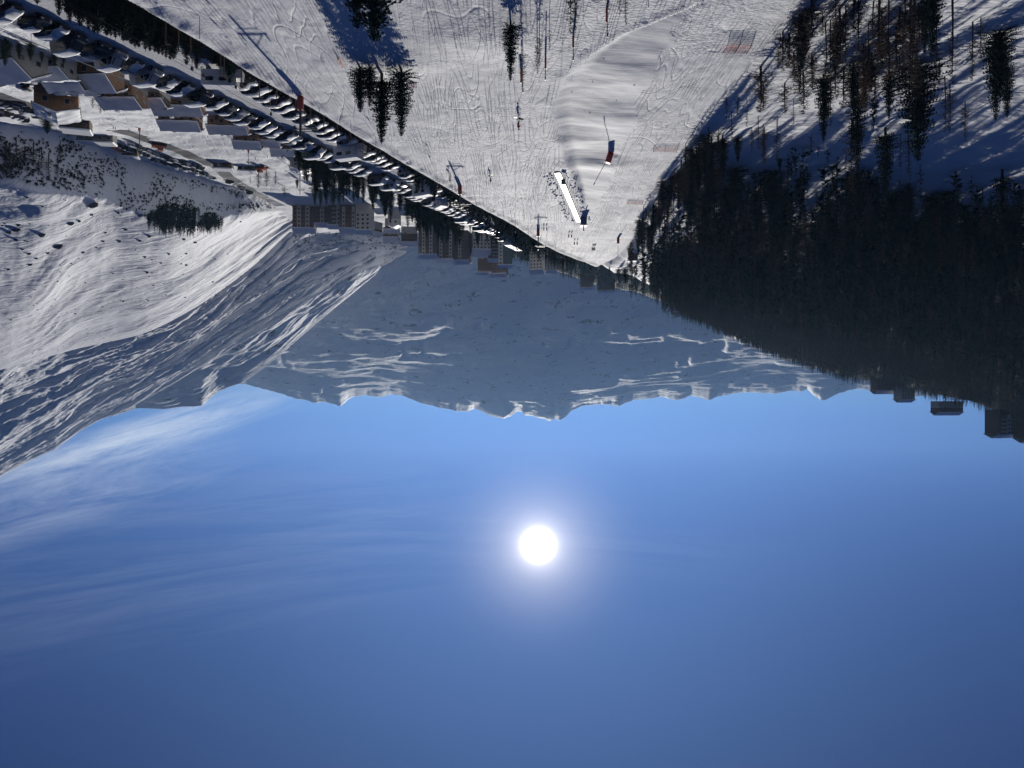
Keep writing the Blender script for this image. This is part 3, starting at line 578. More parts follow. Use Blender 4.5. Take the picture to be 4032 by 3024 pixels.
# forest: the trees that show largest one by one, the others as one mass
FP.sort(key=lambda q: -q[3]/q[1])
rest = []; cap = {'s': 296, 'l': 296}
for x, y, z, h, t in FP:
    k = 's' if t else 'l'
    if N_IND[k] < cap[k]:
        big = h/y*768 > 42
        px = 2016-x/y*F; py = 1512+z/y*F; kv = int(random.random()*4)
        zone = 'on the blue shaded snow by the picture corner' if px > 3560 and py < 330 else 'beside the bright snow glade' if 2830 < px < 3300 and 230 < py < 600 else 'near the ski run margin' if px < 2830 and py < 900 else 'along the lit strip under the dense wood' if abs(py-(640-(px-3300)*.36)) < 110 and px > 3300 else 'at the front of the dense wood' if y < 210 else 'inside the dense upper wood'
        size = 'low' if h < 5 else 'medium' if h < 8.2 else 'tall'
        kind_ = (['full green spruce', 'slim green spruce', 'broad green spruce', 'narrow high-crowned spruce'] if t else ['brownish bare larch', 'grey bare larch with high twigs', 'russet bare larch', 'sparse bare larch'])[kv]
        lab = ('%s %s %s' % (size, kind_, zone), 'spruces of the hillside forest' if t else 'larches of the hillside forest')
        tree(k, (x, y, z-.15), h, lab[0], lab[1], kv, big, random.uniform(.9, 1.3) if t else 1.0)
    else: rest.append((x, y, z, h, t))
def far_templates():
    T = {0: [], 1: []}; rd = random.Random(3)
    for v in range(4):
        V = []
        for i in range(34):
            z = .1+.88*(i+rd.random())/34; f = 1-z; a = rd.uniform(0, 6.28); r = (.22*f**.85+.014)*rd.uniform(.7, 1.15); b = a+rd.uniform(.5, 1.1)
            V += [(0, 0, z+.03), (r*math.cos(a), r*math.sin(a), z-.05), (r*.9*math.cos(b), r*.9*math.sin(b), z-.06)]
        V += [(-.012, 0, -.1), (.012, 0, -.1), (0, 0, 1.03), (0, -.012, -.1), (0, .012, -.1), (0, 0, 1.03)]
        T[1].append(np.array(V).reshape(-1, 3, 3))
        V = [(-.011, 0, -.1), (.011, 0, -.1), (0, 0, 1.0), (0, -.011, -.1), (0, .011, -.1), (0, 0, 1.0)]
        for i in range(60):
            z = .15+.83*(i+rd.random())/44; f = 1-z; a = rd.uniform(0, 6.28); r = (.17*f**.7+.02)*rd.uniform(.5, 1.1); w = .014
            ca, sa = math.cos(a), math.sin(a); dz = rd.uniform(-.04, .05)
            V += [(0, 0, z-w), (0, 0, z+w), (r*ca, r*sa, z+dz)]
            b = a+rd.uniform(-.7, .7); V += [(r*.45*ca, r*.45*sa, z+dz*.5+w*.6), (r*.45*ca, r*.45*sa, z+dz*.5-w*.6), (r*math.cos(b), r*math.sin(b), z+rd.uniform(-.07, .04))]
        T[0].append(np.array(V).reshape(-1, 3, 3))
    return T
FT = far_templates()
def mass(name, pts, label, mats):
    VV = []; MI = []
    for x, y, z, h, t in pts:
        A = FT[t][int(random.random()*4)]; an = random.uniform(0, 6.28); c, s = math.cos(an), math.sin(an); wd = h*random.uniform(.85, 1.25)
        B = np.empty_like(A); B[..., 0] = (A[..., 0]*c-A[..., 1]*s)*wd+x; B[..., 1] = (A[..., 0]*s+A[..., 1]*c)*wd+y; B[..., 2] = A[..., 2]*h+z
        VV.append(B); MI.append(np.full(len(B), (0 if t else (2 if random.random() < .25 else 1))))
    V = np.concatenate(VV).reshape(-1, 3); Fq = np.arange(len(V)).reshape(-1, 3)
    return tag(link(name, np_mesh(name, V, Fq, mats, False, np.concatenate(MI))), label, 'forest', kind='stuff')
TM = [M['needle'], M['twig'], M['twig2']]
mass('hillside_forest', rest, 'dense dark forest of larch and spruce covering the hillside', TM)
# wood on the spur below the end of the run, and the low conifers hiding the far car park bank
vw = []
for i in range(2000):
    px = random.uniform(1860, 2820); g = LOFT['wooded_spur'][1]; u = random.random(); cI = int(np.clip(np.searchsorted(LOFT['wooded_spur'][0], px), 0, 139)); p = g[int(u*39), cI]
    vw.append((p[0], p[1], p[2]-.3, random.uniform(6, 11)*(1 if u < .85 else .7), 1 if random.random() < .75 else 0))
mass('spur_wood', vw, 'dark wood in the shade below the end of the ski run', TM)
eh = []
for i in range(520):
    y = random.uniform(185, 318); x = float(edge_x(y))+random.uniform(1.6, 6+(y-185)*.09); z = gz(x, y); top = float(piste_z(edge_x(y), y))
    eh.append((x, y, z-.2, max(2.5, min(11, top-z+random.uniform(-1.5, 2.0))), 1 if random.random() < .8 else 0))
mass('far_hedge', eh, 'low conifers and brush lining the far edge below the ski run', TM)
cp = []
for i in range(800):
    px = random.uniform(560, 890); py = random.uniform(770, 890); nz = .35*float(fbm(px/26., py/22., 3, 333))
    if min(math.hypot((px-680)/95, (py-838)/46), math.hypot((px-825)/50, (py-858)/24), math.hypot((px-760)/60, (py-872)/14)) > 1+nz: continue
    p = loft_hit('near_hillside', px, py); cp.append((p.x, p.y, p.z-.3, random.uniform(4.5, 8), 1))
for px, by, ty, w in [(2436, 1056, 1112, 1.3), (2462, 1056, 1118, 1.7), (2400, 1048, 1075, 1.2), (2490, 1060, 1085, 1.2)]: tree_px('s', px, by, ty, '%s spruce before the bright snow wedge below the wooden hut' % {2436: 'slim', 2462: 'broadest', 2400: 'small outer', 2490: 'low'}[px], None, None, w)
for px, by, ty in [(20, 560, 660), (60, 540, 640), (95, 575, 650), (130, 560, 655), (160, 585, 665), (190, 600, 690), (35, 600, 700), (80, 610, 690), (222, 620, 700), (235, 560, 640), (10, 640, 700), (150, 630, 690)]:
    q = loft_hit('near_hillside', px, by); tree('l', q, (ty-by)*q.y/F, 'wide leafless bush-like tree on the shaded bank, %s' % ('at the picture edge' if px < 70 else 'further in'), 'leafless trees on the shaded bank', None, False, 1.9)
mass('conifer_patch', cp, 'dark patch of conifers on the steep bank of the near hillside', TM)

# ------------------------------------------------------------------ shrubs and rocks on the hills
M['shrub'] = mat('dark leafless shrub', (.040, .036, .032), .95, spec=.1, var=(.3, .4))
M['rock'] = mat('dark grey rock', (.075, .072, .072), .9, spec=.2, bump=(1.5, .8, .2), var=(.6, .4))
def clumps(name, pts, m, label, spiky=True, kind='stuff', cat=None):
    mb = MB(); rd = random.Random(len(pts))
    for p, s in pts:
        if spiky:
            for k in range(9):
                a = rd.uniform(0, 6.28); e = rd.uniform(.2, 1.4); d = Vector((math.cos(a)*math.cos(e), math.sin(a)*math.cos(e), math.sin(e)))*s*rd.uniform(.6, 1.1)
                q = Vector(p)+Vector((rd.uniform(-.3, .3)*s, rd.uniform(-.3, .3)*s, -.1)); t = Vector((-d.y, d.x, 0)); t = t.normalized()*s*.22 if t.length > 0 else Vector((s*.2, 0, 0))
                mb.tri(q-t, q+t, q+d)
        else:
            n = 6; ring = [(p[0]+s*rd.uniform(.6, 1.1)*math.cos(k*1.047), p[1]+s*.7*rd.uniform(.6, 1.1)*math.sin(k*1.047), p[2]-.15*s+.25*s*rd.random()) for k in range(n)]
            top = [(p[0]+s*rd.uniform(.2, .6)*math.cos(k*1.047+.3), p[1]+s*.5*rd.uniform(.3, .7)*math.sin(k*1.047+.3), p[2]+s*rd.uniform(.3, .65)) for k in range(n)]
            o = ring+top; mb.add(o, [(k, (k+1) % n, n+(k+1) % n, n+k) for k in range(n)]+[tuple(range(n, 2*n))])
    return tag(link(name, mb.mesh(name, m)), label, cat, kind=kind)
sh = []
for i in range(3400):
    px = random.uniform(-60, 1120); u = random.random(); lo = np.interp(px, [0, 200, 600, 1150], [485, 525, 665, 805]); hi = np.interp(px, [0, 390, 542, 850, 1000, 1150], [700, 765, 850, 850, 830, 825])
    if fbm(np.array([px/90.]), np.array([u*3.]), 3, 301)[0]+random.uniform(-.35, .35) < .0+.25*(u > .8): continue
    p = loft_hit('near_hillside', px, lo+(hi-lo)*u); sh.append((p, random.uniform(.45, 1.6)))
clumps('shrubs', sh, M['shrub'], 'dark leafless shrubs poking through snow on the steep bank')
s2 = []
for i in range(4200):
    px = random.uniform(0, 1560); py = random.uniform(880, 1800)
    nm = 'gullied_hillside'; p = loft_hit(nm, px, py)
    if fbm(np.array([px/70.]), np.array([(py+px*.6)/45.]), 3, 310)[0]+.5*fbm(np.array([px/17.]), np.array([(py+px*.6)/14.]), 2, 312)[0] < .24: continue
    s2.append((p, random.uniform(.8, 2.0)))
clumps('hillside_shrubs', s2, M['shrub'], 'dark shrub patches along the gullies of the far hillside')
s3 = []
for i in range(420):
    px = random.uniform(1140, 1600); py = random.uniform(835, 985); p = loft_hit('gullied_hillside', px, py)
    s3.append((p, random.uniform(.8, 2.4)))
clumps('slope_scrub', s3, M['shrub'], 'scrub and stones dotting the lit slope behind the apartment block')
rk = []
for i in range(150):
    px = random.uniform(-30, 1050); py = random.uniform(760, 1400); p = loft_hit('near_hillside', px, py); rk.append((p, random.choice([.5, .7, .9, 1.3])))
clumps('small_rocks', rk, M['rock'], 'small dark rocks scattered over the near hillside', False)
for i, (px, py, s) in enumerate([(62, 898, 2.2), (158, 920, 2.0), (222, 962, 2.6), (325, 985, 1.2), (112, 995, 1.1), (470, 943, 1.4), (115, 1035, 1.5), (545, 940, 1.3), (360, 805, 2.6), (272, 870, 1.7), (30, 908, 1.3), (60, 932, 1.3), (183, 993, 1.3), (86, 975, 1.0)]):
    p = loft_hit('near_hillside', px, py); mb = MB(); rd = random.Random(i); n = 7
    ring = [(s*rd.uniform(.7, 1.1)*math.cos(k*.898), s*.7*rd.uniform(.7, 1.1)*math.sin(k*.898), -.3*s) for k in range(n)]
    mid = [(s*rd.uniform(.6, .95)*math.cos(k*.898+.2), s*.6*rd.uniform(.6, .95)*math.sin(k*.898+.2), s*rd.uniform(.15, .35)) for k in range(n)]
    top = [(s*.45*rd.uniform(.6, 1)*math.cos(k*.898), s*.3*rd.uniform(.6, 1)*math.sin(k*.898), s*rd.uniform(.4, .6)) for k in range(n)]
    mb.add(ring+mid+top, [(k, (k+1) % n, n+(k+1) % n, n+k) for k in range(n)]+[(n+k, n+(k+1) % n, 2*n+(k+1) % n, 2*n+k) for k in range(n)]+[tuple(range(2*n, 3*n))])
    tag(link('rock', mb.mesh('rock', M['rock']), None, p), 'dark boulder poking through the snow of the near hillside', 'rock', 'boulders on the near hillside')
# ------------------------------------------------------------------ parked cars
def paint(name, col, rough=.3): return mat(name, col, rough, .0, .5)
PAINT = {'black': paint('black car paint', (.012, .012, .014)), 'dark grey': paint('dark grey car paint', (.05, .052, .058)), 'silver': paint('silver car paint', (.36, .37, .39)), 'white': paint('white car paint', (.68, .68, .67)), 'dark blue': paint('dark blue car paint', (.018, .03, .07)), 'dark red': paint('dark red car paint', (.12, .015, .015)), 'dark green': paint('dark green car paint', (.02, .05, .035)), 'beige': paint('beige car paint', (.34, .30, .24))}
M['glass'] = mat('dark car glass', (.015, .018, .022), .08, spec=.6)
M['tyre'] = mat('black rubber', (.018, .018, .018), .8)
M['rim'] = mat('alloy rim', (.35, .35, .36), .35, .8)
M['lamp'] = mat('clear lamp glass', (.75, .75, .72), .1, spec=.8)
M['tail'] = mat('red lamp plastic', (.30, .012, .01), .2)
M['plastic'] = mat('dark grey plastic', (.03, .03, .032), .5)
M['plate'] = mat('white number plate', (.7, .7, .68), .4)
#          x      zlow  zbelt ztop  hwbelt hwtop
ST = {'hatchback': [(-2.02, .46, .80, .84, .70, .64), (-1.95, .30, .90, .96, .80, .70), (-1.72, .24, .95, 1.34, .86, .61), (-1.35, .22, .95, 1.46, .88, .62), (-.2, .22, .93, 1.50, .89, .63), (.32, .22, .92, 1.42, .89, .61), (1.0, .22, .91, .96, .88, .76), (1.65, .25, .82, .86, .84, .74), (1.95, .30, .70, .74, .76, .66), (2.05, .42, .60, .62, .66, .58)],
      'estate': [(-2.38, .48, .82, .88, .72, .66), (-2.30, .32, .94, 1.00, .84, .74), (-2.05, .25, .97, 1.42, .89, .63), (-1.5, .24, .97, 1.55, .91, .66), (-.1, .24, .96, 1.58, .92, .66), (.5, .24, .95, 1.48, .92, .64), (1.2, .24, .95, 1.00, .91, .80), (1.85, .27, .86, .91, .87, .78), (2.22, .32, .74, .78, .80, .70), (2.34, .45, .62, .65, .70, .62)],
      'van': [(-2.48, .50, .90, 1.1, .84, .80), (-2.44, .34, 1.05, 1.85, .94, .84), (-2.30, .30, 1.08, 2.10, .96, .84), (-1.4, .28, 1.08, 2.16, .97, .85), (.4, .28, 1.08, 2.16, .97, .85), (1.0, .28, 1.06, 2.05, .97, .82), (1.75, .28, 1.05, 1.12, .95, .84), (2.15, .30, .94, 1.0, .91, .80), (2.40, .36, .78, .82, .84, .74), (2.48, .46, .64, .66, .76, .68)]}
def car_mesh(kind):
    st = ST[kind]; P = {}
    rows = [[(x, -hb*.95, zl), (x, -hb, zl+.22), (x, -hb, zb), (x, -ht, zt), (x, -ht*.6, zt+.025), (x, ht*.6, zt+.025), (x, ht, zt), (x, hb, zb), (x, hb, zl+.22), (x, hb*.95, zl)] for x, zl, zb, zt, hb, ht in st]
    mb = MB(); n = 10
    mb.add([p for r in rows for p in r], [(i*n+k, (i+1)*n+k, (i+1)*n+(k+1) % n, i*n+(k+1) % n) for i in range(len(rows)-1) for k in range(n)]+[tuple(range(n)), tuple((len(rows)-1)*n+k for k in range(n))[::-1]])
    P['body'] = [('body', mb.mesh('car_body', PAINT['black']))]
    def inset(q, s, off):
        q = [Vector(p) for p in q]; c = sum(q, Vector())/4; nr = (q[1]-q[0]).cross(q[2]-q[0]).normalized()
        if nr.dot(c-Vector((0, 0, .8))) < 0: nr = -nr
        return [c+(p-c)*s+nr*off for p in q]
    def glass(nm, q, s=.86): b = MB(); b.quad(*inset(q, s, .014)); return (nm, b.mesh(nm, M['glass']))
    W = [glass('windscreen', (rows[5][3], rows[5][6], rows[6][6], rows[6][3])), glass('rear_window', (rows[1][3], rows[1][6], rows[2][6], rows[2][3]))]
    for sd in (0, 1):
        b_, t_ = (2, 3) if sd == 0 else (7, 6)
        segs = ((2, 3), (3, 4), (4, 6)) if kind != 'van' else ((3, 4), (4, 6))
        for i, j in segs:
            mid = rows[5][t_] if j == 6 else rows[j][t_]
            W.append(glass('side_window', (rows[i][b_], rows[j][b_], mid, rows[i][t_]), .84))
    P['windows'] = W
    b = MB(); b.tube([(0, -.1, 0), (0, .1, 0)], .33 if kind != 'van' else .36, 14); ty = b.mesh('tyre', M['tyre'])
    b = MB(); b.tube([(0, -.112, 0), (0, .112, 0)], .20, 10); rm = b.mesh('rim', M['rim'])
    xf, xr = st[-1][0]-.78, st[0][0]+.72; hw = st[4][4]-.08
    P['wheels'] = (ty, rm, [(x, y, .33 if kind != 'van' else .36) for x in (xf, xr) for y in (-hw, hw)])
    L_ = []
    for y in (-1, 1):
        b = MB(); b.box((st[-2][0]+.05, y*st[-2][4]*.72, st[-2][2]-.06), (.12, .30, .14)); L_.append(('headlight', b.mesh('headlight', M['lamp'])))
        b = MB(); b.box((st[1][0]-.03, y*st[1][4]*.86, st[1][2]-.02), (.10, .16, .30 if kind != 'van' else .5)); L_.append(('tail_light', b.mesh('tail_light', M['tail'])))
    b = MB(); b.box((st[0][0]-.03, 0, .62), (.04, .5, .12)); L_.append(('number_plate', b.mesh('number_plate', M['plate'])))
    b = MB(); b.box((st[-1][0]-.02, 0, .42), (.16, 1.3, .16)); L_.append(('bumper', b.mesh('bumper', M['plastic'])))
    for y in (-1, 1):
        b = MB(); b.box((.72 if kind != 'van' else 1.3, y*(st[5][4]+.08), 1.0 if kind != 'van' else 1.2), (.12, .18, .13)); L_.append(('wing_mirror', b.mesh('wing_mirror', M['plastic'])))
    P['bits'] = L_
    def snow(i0, i1, th, nm):
        s = MB(); rr = []; rd = random.Random(i0+i1)
        for k in range(i0, i1+1):
            x, zl, zb, zt, hb, ht = st[k]; e = .5 if k in (i0, i1) else 1; h = th*e*rd.uniform(.85, 1.2); w = ht*(.97 if zt-zb > .2 else 1.0)
            rr.append([(x, -w, zt-.03), (x, -w*.97, zt+h*.6), (x, -w*.7, zt+h*1.0), (x, 0, zt+h*1.12), (x, w*.7, zt+h), (x, w*.97, zt+h*.6), (x, w, zt-.03)])
        m = 7; s.add([p for r in rr for p in r], [(i*m+k, (i+1)*m+k, (i+1)*m+k+1, i*m+k+1) for i in range(len(rr)-1) for k in range(m-1)]+[tuple(range(m)), tuple((len(rr)-1)*m+k for k in range(m))[::-1]])
        return (nm, s.mesh(nm, M['snow'], True))
    P['snow_all'] = [snow(2, 5, .14, 'roof_snow'), snow(5, 8, .13, 'bonnet_snow')]
    P['snow_roof'] = [snow(2, 5, .12, 'roof_snow')]
    P['snow_front'] = [snow(5, 8, .11, 'bonnet_snow')]
    return P
CARS = {k: car_mesh(k) for k in ST}
CAR1 = {}
def car_single(kind, colr, cov):
    key = (kind, colr, cov)
    if key not in CAR1:
        P = CARS[kind]; mb = MB(); mats = [PAINT[colr], M['glass'], M['tyre'], M['snow']]
        def put(me, mi, off=(0, 0, 0)): mb.add([Vector(v.co)+Vector(off) for v in me.vertices], [tuple(p.vertices) for p in me.polygons], mi)
        put(P['body'][0][1], 0)
        for n, me in P['windows']: put(me, 1)
        for q in P['wheels'][2]: put(P['wheels'][0], 2, q)
        for n, me in (P[cov] if cov else []): put(me, 3)
        CAR1[key] = mb.mesh('parked_car', mats)
    return CAR1[key]
def normal_at(x, y):
    e = .8; dx = (gz(x+e, y)-gz(x-e, y))/(2*e); dy = (gz(x, y+e)-gz(x, y-e))/(2*e); return Vector((-dx, -dy, 1)).normalized()
COV = {'snow_all': 'snow on roof and bonnet', 'snow_roof': 'snow on the roof only', 'snow_front': 'snow on the bonnet', None: 'its roof swept clear of snow'}
def car(kind, colr, cov, p, yaw, label, group, full=True):
    nr = normal_at(p[0], p[1]); fx = Vector((math.cos(yaw), math.sin(yaw), 0)); fx = (fx-nr*fx.dot(nr)).normalized(); fy = nr.cross(fx)
    mtx = Matrix(((fx.x, fy.x, nr.x, p[0]), (fx.y, fy.y, nr.y, p[1]), (fx.z, fy.z, nr.z, p[2]+.02), (0, 0, 0, 1)))
    nm = 'parked_van' if kind == 'van' else 'parked_car'; cat = 'van' if kind == 'van' else 'car'
    if not full:
        o = link(nm, car_single(kind, colr, cov)); o.matrix_world = mtx; return tag(o, label, cat, group)
    P = CARS[kind]; o = thing(nm, label, cat, (0, 0, 0), 0, group); o.matrix_world = mtx
    b = link('body', P['body'][0][1], o); b.material_slots[0].link = 'OBJECT'; b.material_slots[0].material = PAINT[colr]
    for n, me in P['windows']+P['bits']+(P[cov] if cov else []): link(n, me, o)
    for q in P['wheels'][2]:
        w = link('wheel', P['wheels'][0], o, q); link('rim', P['wheels'][1], w)
    return o
ORD = ['first', 'second', 'third', 'fourth', 'fifth', 'sixth', 'seventh', 'eighth', 'ninth', 'tenth', 'eleventh', 'twelfth', 'thirteenth', 'fourteenth', 'fifteenth', 'sixteenth', 'seventeenth', 'eighteenth', 'nineteenth', 'twentieth', 'twenty-first', 'twenty-second', 'twenty-third', 'twenty-fourth', 'twenty-fifth', 'twenty-sixth', 'twenty-seventh', 'twenty-eighth', 'twenty-ninth', 'thirtieth']+['thirty-'+w for w in ('first', 'second', 'third', 'fourth', 'fifth', 'sixth', 'seventh', 'eighth', 'ninth')]+['fortieth']+['forty-'+w for w in ('first', 'second', 'third', 'fourth', 'fifth', 'sixth', 'seventh', 'eighth', 'ninth')]
def row_dir(y, off):
    p = Vector((float(edge_x(y+3))-float(edge_x(y-3)), 6, 0)).normalized(); return p
rc = random.Random(21)
ROW_B = ['hatchback dark grey snow_roof', 'estate black snow_all', 'hatchback black snow_roof', 'estate black snow_all', 'van dark grey snow_roof', 'estate black None', 'van silver snow_roof', 'hatchback dark grey snow_front', 'van silver snow_roof', 'hatchback dark grey snow_all', 'estate black snow_all', 'van dark grey snow_roof', 'hatchback black snow_all', 'hatchback dark grey snow_roof', 'estate silver snow_roof', 'estate black snow_roof', 'hatchback black snow_all', 'estate dark grey snow_all', 'hatchback dark blue snow_all', 'estate black snow_all', 'hatchback dark green snow_front', 'estate dark blue snow_roof', 'hatchback black snow_front']
ROW_A = ['van white snow_all', 'hatchback dark grey snow_all', 'estate black snow_all', 'hatchback black snow_all', 'estate dark grey snow_all', 'hatchback black snow_all', 'hatchback dark grey snow_all', 'estate silver snow_roof', 'hatchback black snow_all', 'hatchback dark grey snow_all', 'estate black snow_all', 'hatchback dark blue snow_all', 'hatchback silver snow_front', 'estate black snow_all']
def rand_car(): return (rc.choice(['hatchback', 'hatchback', 'estate', 'estate', 'van']), rc.choice(['black', 'dark grey', 'black', 'silver', 'dark blue', 'white', 'dark grey', 'dark green']), rc.choice(['snow_all', 'snow_all', 'snow_roof', 'snow_front', 'snow_all']))
def car_row(y0, y1, step, off, spec, yaw_off, where, grp, skip=()):
    y = y0; i = 0
    while y < y1:
        x = float(edge_x(y))+(off if off else float(row_b(y)))/.958; d = row_dir(y, off); ang = math.atan2(d.y, d.x)
        if i < len(spec): k, c, s = spec[i].rsplit(' ', 1)[0].split(' ', 1)+[spec[i].rsplit(' ', 1)[1]]
        else: k, c, s = rand_car()
        if s == 'None': s = None
        if i not in skip:
            full = y < 165
            x += rc.uniform(-.45, .45)
            car(k, c, s, (x, y, gz(x, y)), ang+R(yaw_off)+rc.uniform(-.09, .09)+(math.pi if (yaw_off > 0 and rc.random() < .0) else 0), ('%s %s, %s along the %s' % (c, {'hatchback': 'hatchback with '+COV[s], 'estate': 'estate with '+COV[s], 'van': 'van with '+COV[s]}[k], ORD[i], where) if i < 46 else 'small far %s car under snow deep in the %s' % (c, where)), grp, full)
        y += step*rc.uniform(.88, 1.18)*(1.9 if rc.random() < .05 else 1)*(1.15 if k == 'van' else 1)*d.y; i += 1
car_row(88.5, 268, 2.72, 0, ROW_B, 97, 'outer car row', 'cars parked in the outer row', skip=(30, 39))
car_row(111.5, 212, 2.72, 9.4, ROW_A, 83, 'inner car row', 'cars parked in the inner row', skip=(0, 13, 14, 20, 24, 25, 26))
# lower lot beyond the chalets and cars along the village road
k = 0
for r, (p0, p1, n) in enumerate([((455, 568), (600, 612), 9), ((520, 562), (640, 612), 8), ((600, 625), (790, 672), 12), ((640, 612), (800, 655), 11), ((760, 668), (830, 690), 5), ((800, 680), (850, 700), 3)]):
    for i in range(n):
        u = (i+.3*rc.random())/n; p = hit(p0[0]+(p1[0]-p0[0])*u, p0[1]+(p1[1]-p0[1])*u); kk, c, s = rand_car()
        car(kk, c, s, p, R(100 if r % 2 else 75), 'small %s %s, %s from chalets in %s line, lower lot' % (c, 'van' if kk == 'van' else 'car', ORD[i], ORD[r]), 'cars in the lower lot', False)
for r, (p0, p1, n) in enumerate([((5, 398), (175, 448), 10), ((10, 432), (110, 470), 5), ((75, 275), (135, 290), 4), ((50, 300), (118, 345), 4)]):
    for i in range(n):
        u = (i+.3*rc.random())/n; p = hit(p0[0]+(p1[0]-p0[0])*u, p0[1]+(p1[1]-p0[1])*u); kk, c, s = rand_car()
        car(kk, c, s, p, R(35 if r < 2 else 80)+rc.uniform(-.1, .1), '%s %s, %s along the %s' % (c, 'van' if kk == 'van' else 'car', ORD[i], ['near side of the road behind the big chalet', 'far side of the road behind the big chalet', 'snowy yard beside the long roofs', 'shaded yard beside the long roofs'][r]), 'cars by the village road', False)
for i, (px, py, kk, c) in enumerate([(905, 712, 'estate', 'black'), (950, 735, 'van', 'white'), (985, 755, 'estate', 'dark grey'), (75, 402, 'hatchback', 'dark blue')]):
    car(kk, c, None, hit(px, py), R(125), '%s %s driving on the cleared grey road, %s of those on the road' % (c, kk if kk == 'van' else 'car', ORD[i]), 'cars driving on the village road', False)
# pale camper vans standing across the far end of the inner row
def camper(px, py, label, yaw, s=1.0):
    p = hit(px, py); o = thing('camper_van', label, 'camper van', p, yaw, 'camper vans in the car park'); o.scale = (s, s, s)
    b = MB(); b.box((0, 0, 1.75), (5.4, 2.2, 2.3)); b.box((2.9, 0, 1.15), (1.3, 2.1, 1.3), taper=.82); link('body', b.mesh('body', PAINT['white']), o)
    b = MB(); b.quad((3.02, -.8, 1.35), (3.02, .8, 1.35), (2.72, .74, 2.0), (2.72, -.74, 2.0)); b2 = b.mesh('windscreen', M['glass']); w = link('windscreen', b2, o); w.location = (.42, 0, -.12)
    for x, wd in ((-1.4, 1.2), (.6, 1.1)):
        for sd in (-1, 1):
            b = MB(); b.box((x, sd*1.11, 2.1), (wd, .04, .62)); link('side_window', b.mesh('side_window', M['glass']), o)
    b = MB(); b.box((0, 0, 2.98), (5.3, 2.1, .22), taper=.93); link('roof_snow', b.mesh('roof_snow', M['snow'], False), o)
    for x in (2.3, -1.6):
        for y in (-.95, .95):
            w = link('wheel', CARS['van']['wheels'][0], o, (x, y, .36)); link('rim', CARS['van']['wheels'][1], w)
camper(1372, 566, 'white camper van with dark window band standing beside the post in the inner row', R(200))
camper(1668, 722, 'pale camper van near the far end of the car park', R(215))
camper(1735, 775, 'pale camper van facing out between the hedge and the cars', R(240), .9)
camper(868, 268, 'big white van heaped with snow behind the hedge spruces', R(175), .9)
camper(2010, 930, 'coach-sized white camper at the bright far end of the car park', R(110), 1.15)
camper(2035, 945, 'second coach-sized white camper at the bright far end of the car park', R(110), 1.1)
# ------------------------------------------------------------------ village buildings
M['wood'] = mat('honey brown boards', (.21, .115, .058), .8, bump=(6, .4, .05), var=(1.5, .3))
M['wood_dark'] = mat('dark brown boards', (.075, .042, .028), .85, bump=(6, .4, .05), var=(1.5, .3))
M['wood_red'] = mat('reddish brown boards', (.115, .066, .052), .85, var=(1.2, .3))
M['render'] = mat('cream render', (.50, .46, .40), .9, var=(.8, .12))
M['render_grey'] = mat('grey render', (.28, .28, .27), .9, var=(.8, .15))
M['teal'] = mat('dark teal cladding', (.02, .06, .065), .7)
M['pane'] = mat('dark window pane', (.02, .024, .03), .1, spec=.6)
M['frame'] = mat('pale window frame', (.32, .30, .28), .7)
M['roofing'] = mat('dark roof edge', (.05, .042, .038), .8)
M['concrete'] = mat('grey concrete', (.25, .24, .23), .9, var=(.7, .2))
M['lit_pane'] = mat('bright sunlit pane', (.6, .58, .5), .15)
def win(parent, c, w, h, rz, nrm, frame=True):
    """window standing proud of a wall; c centre in parent space, rz wall direction"""
    b = MB(); b.box((0, 0, 0), (w+.16, .10, h+.16)); f = link('window', b.mesh('window', M['frame'] if frame else M['wood_dark']), parent, c, rz)
    b = MB(); b.box((0, -.035*nrm, 0), (w, .08, h)); link('pane', b.mesh('pane', M['pane']), f)
WINC = {}
def win2(parent, c, w, h, rz):
    k = (round(w, 2), round(h, 2))
    if k not in WINC:
        b = MB(); b.box((0, 0, 0), (w+.16, .10, h+.16)); q = MB(); q.box((0, -.035, 0), (w, .08, h)); WINC[k] = (b.mesh('window', M['frame']), q.mesh('pane', M['pane']))
    f = link('window', WINC[k][0], parent, c, rz); link('pane', WINC[k][1], f)
def vp(px, y): a_ = (2016-px)/F; return Vector((a_*y, y, gz(a_*y, y)))
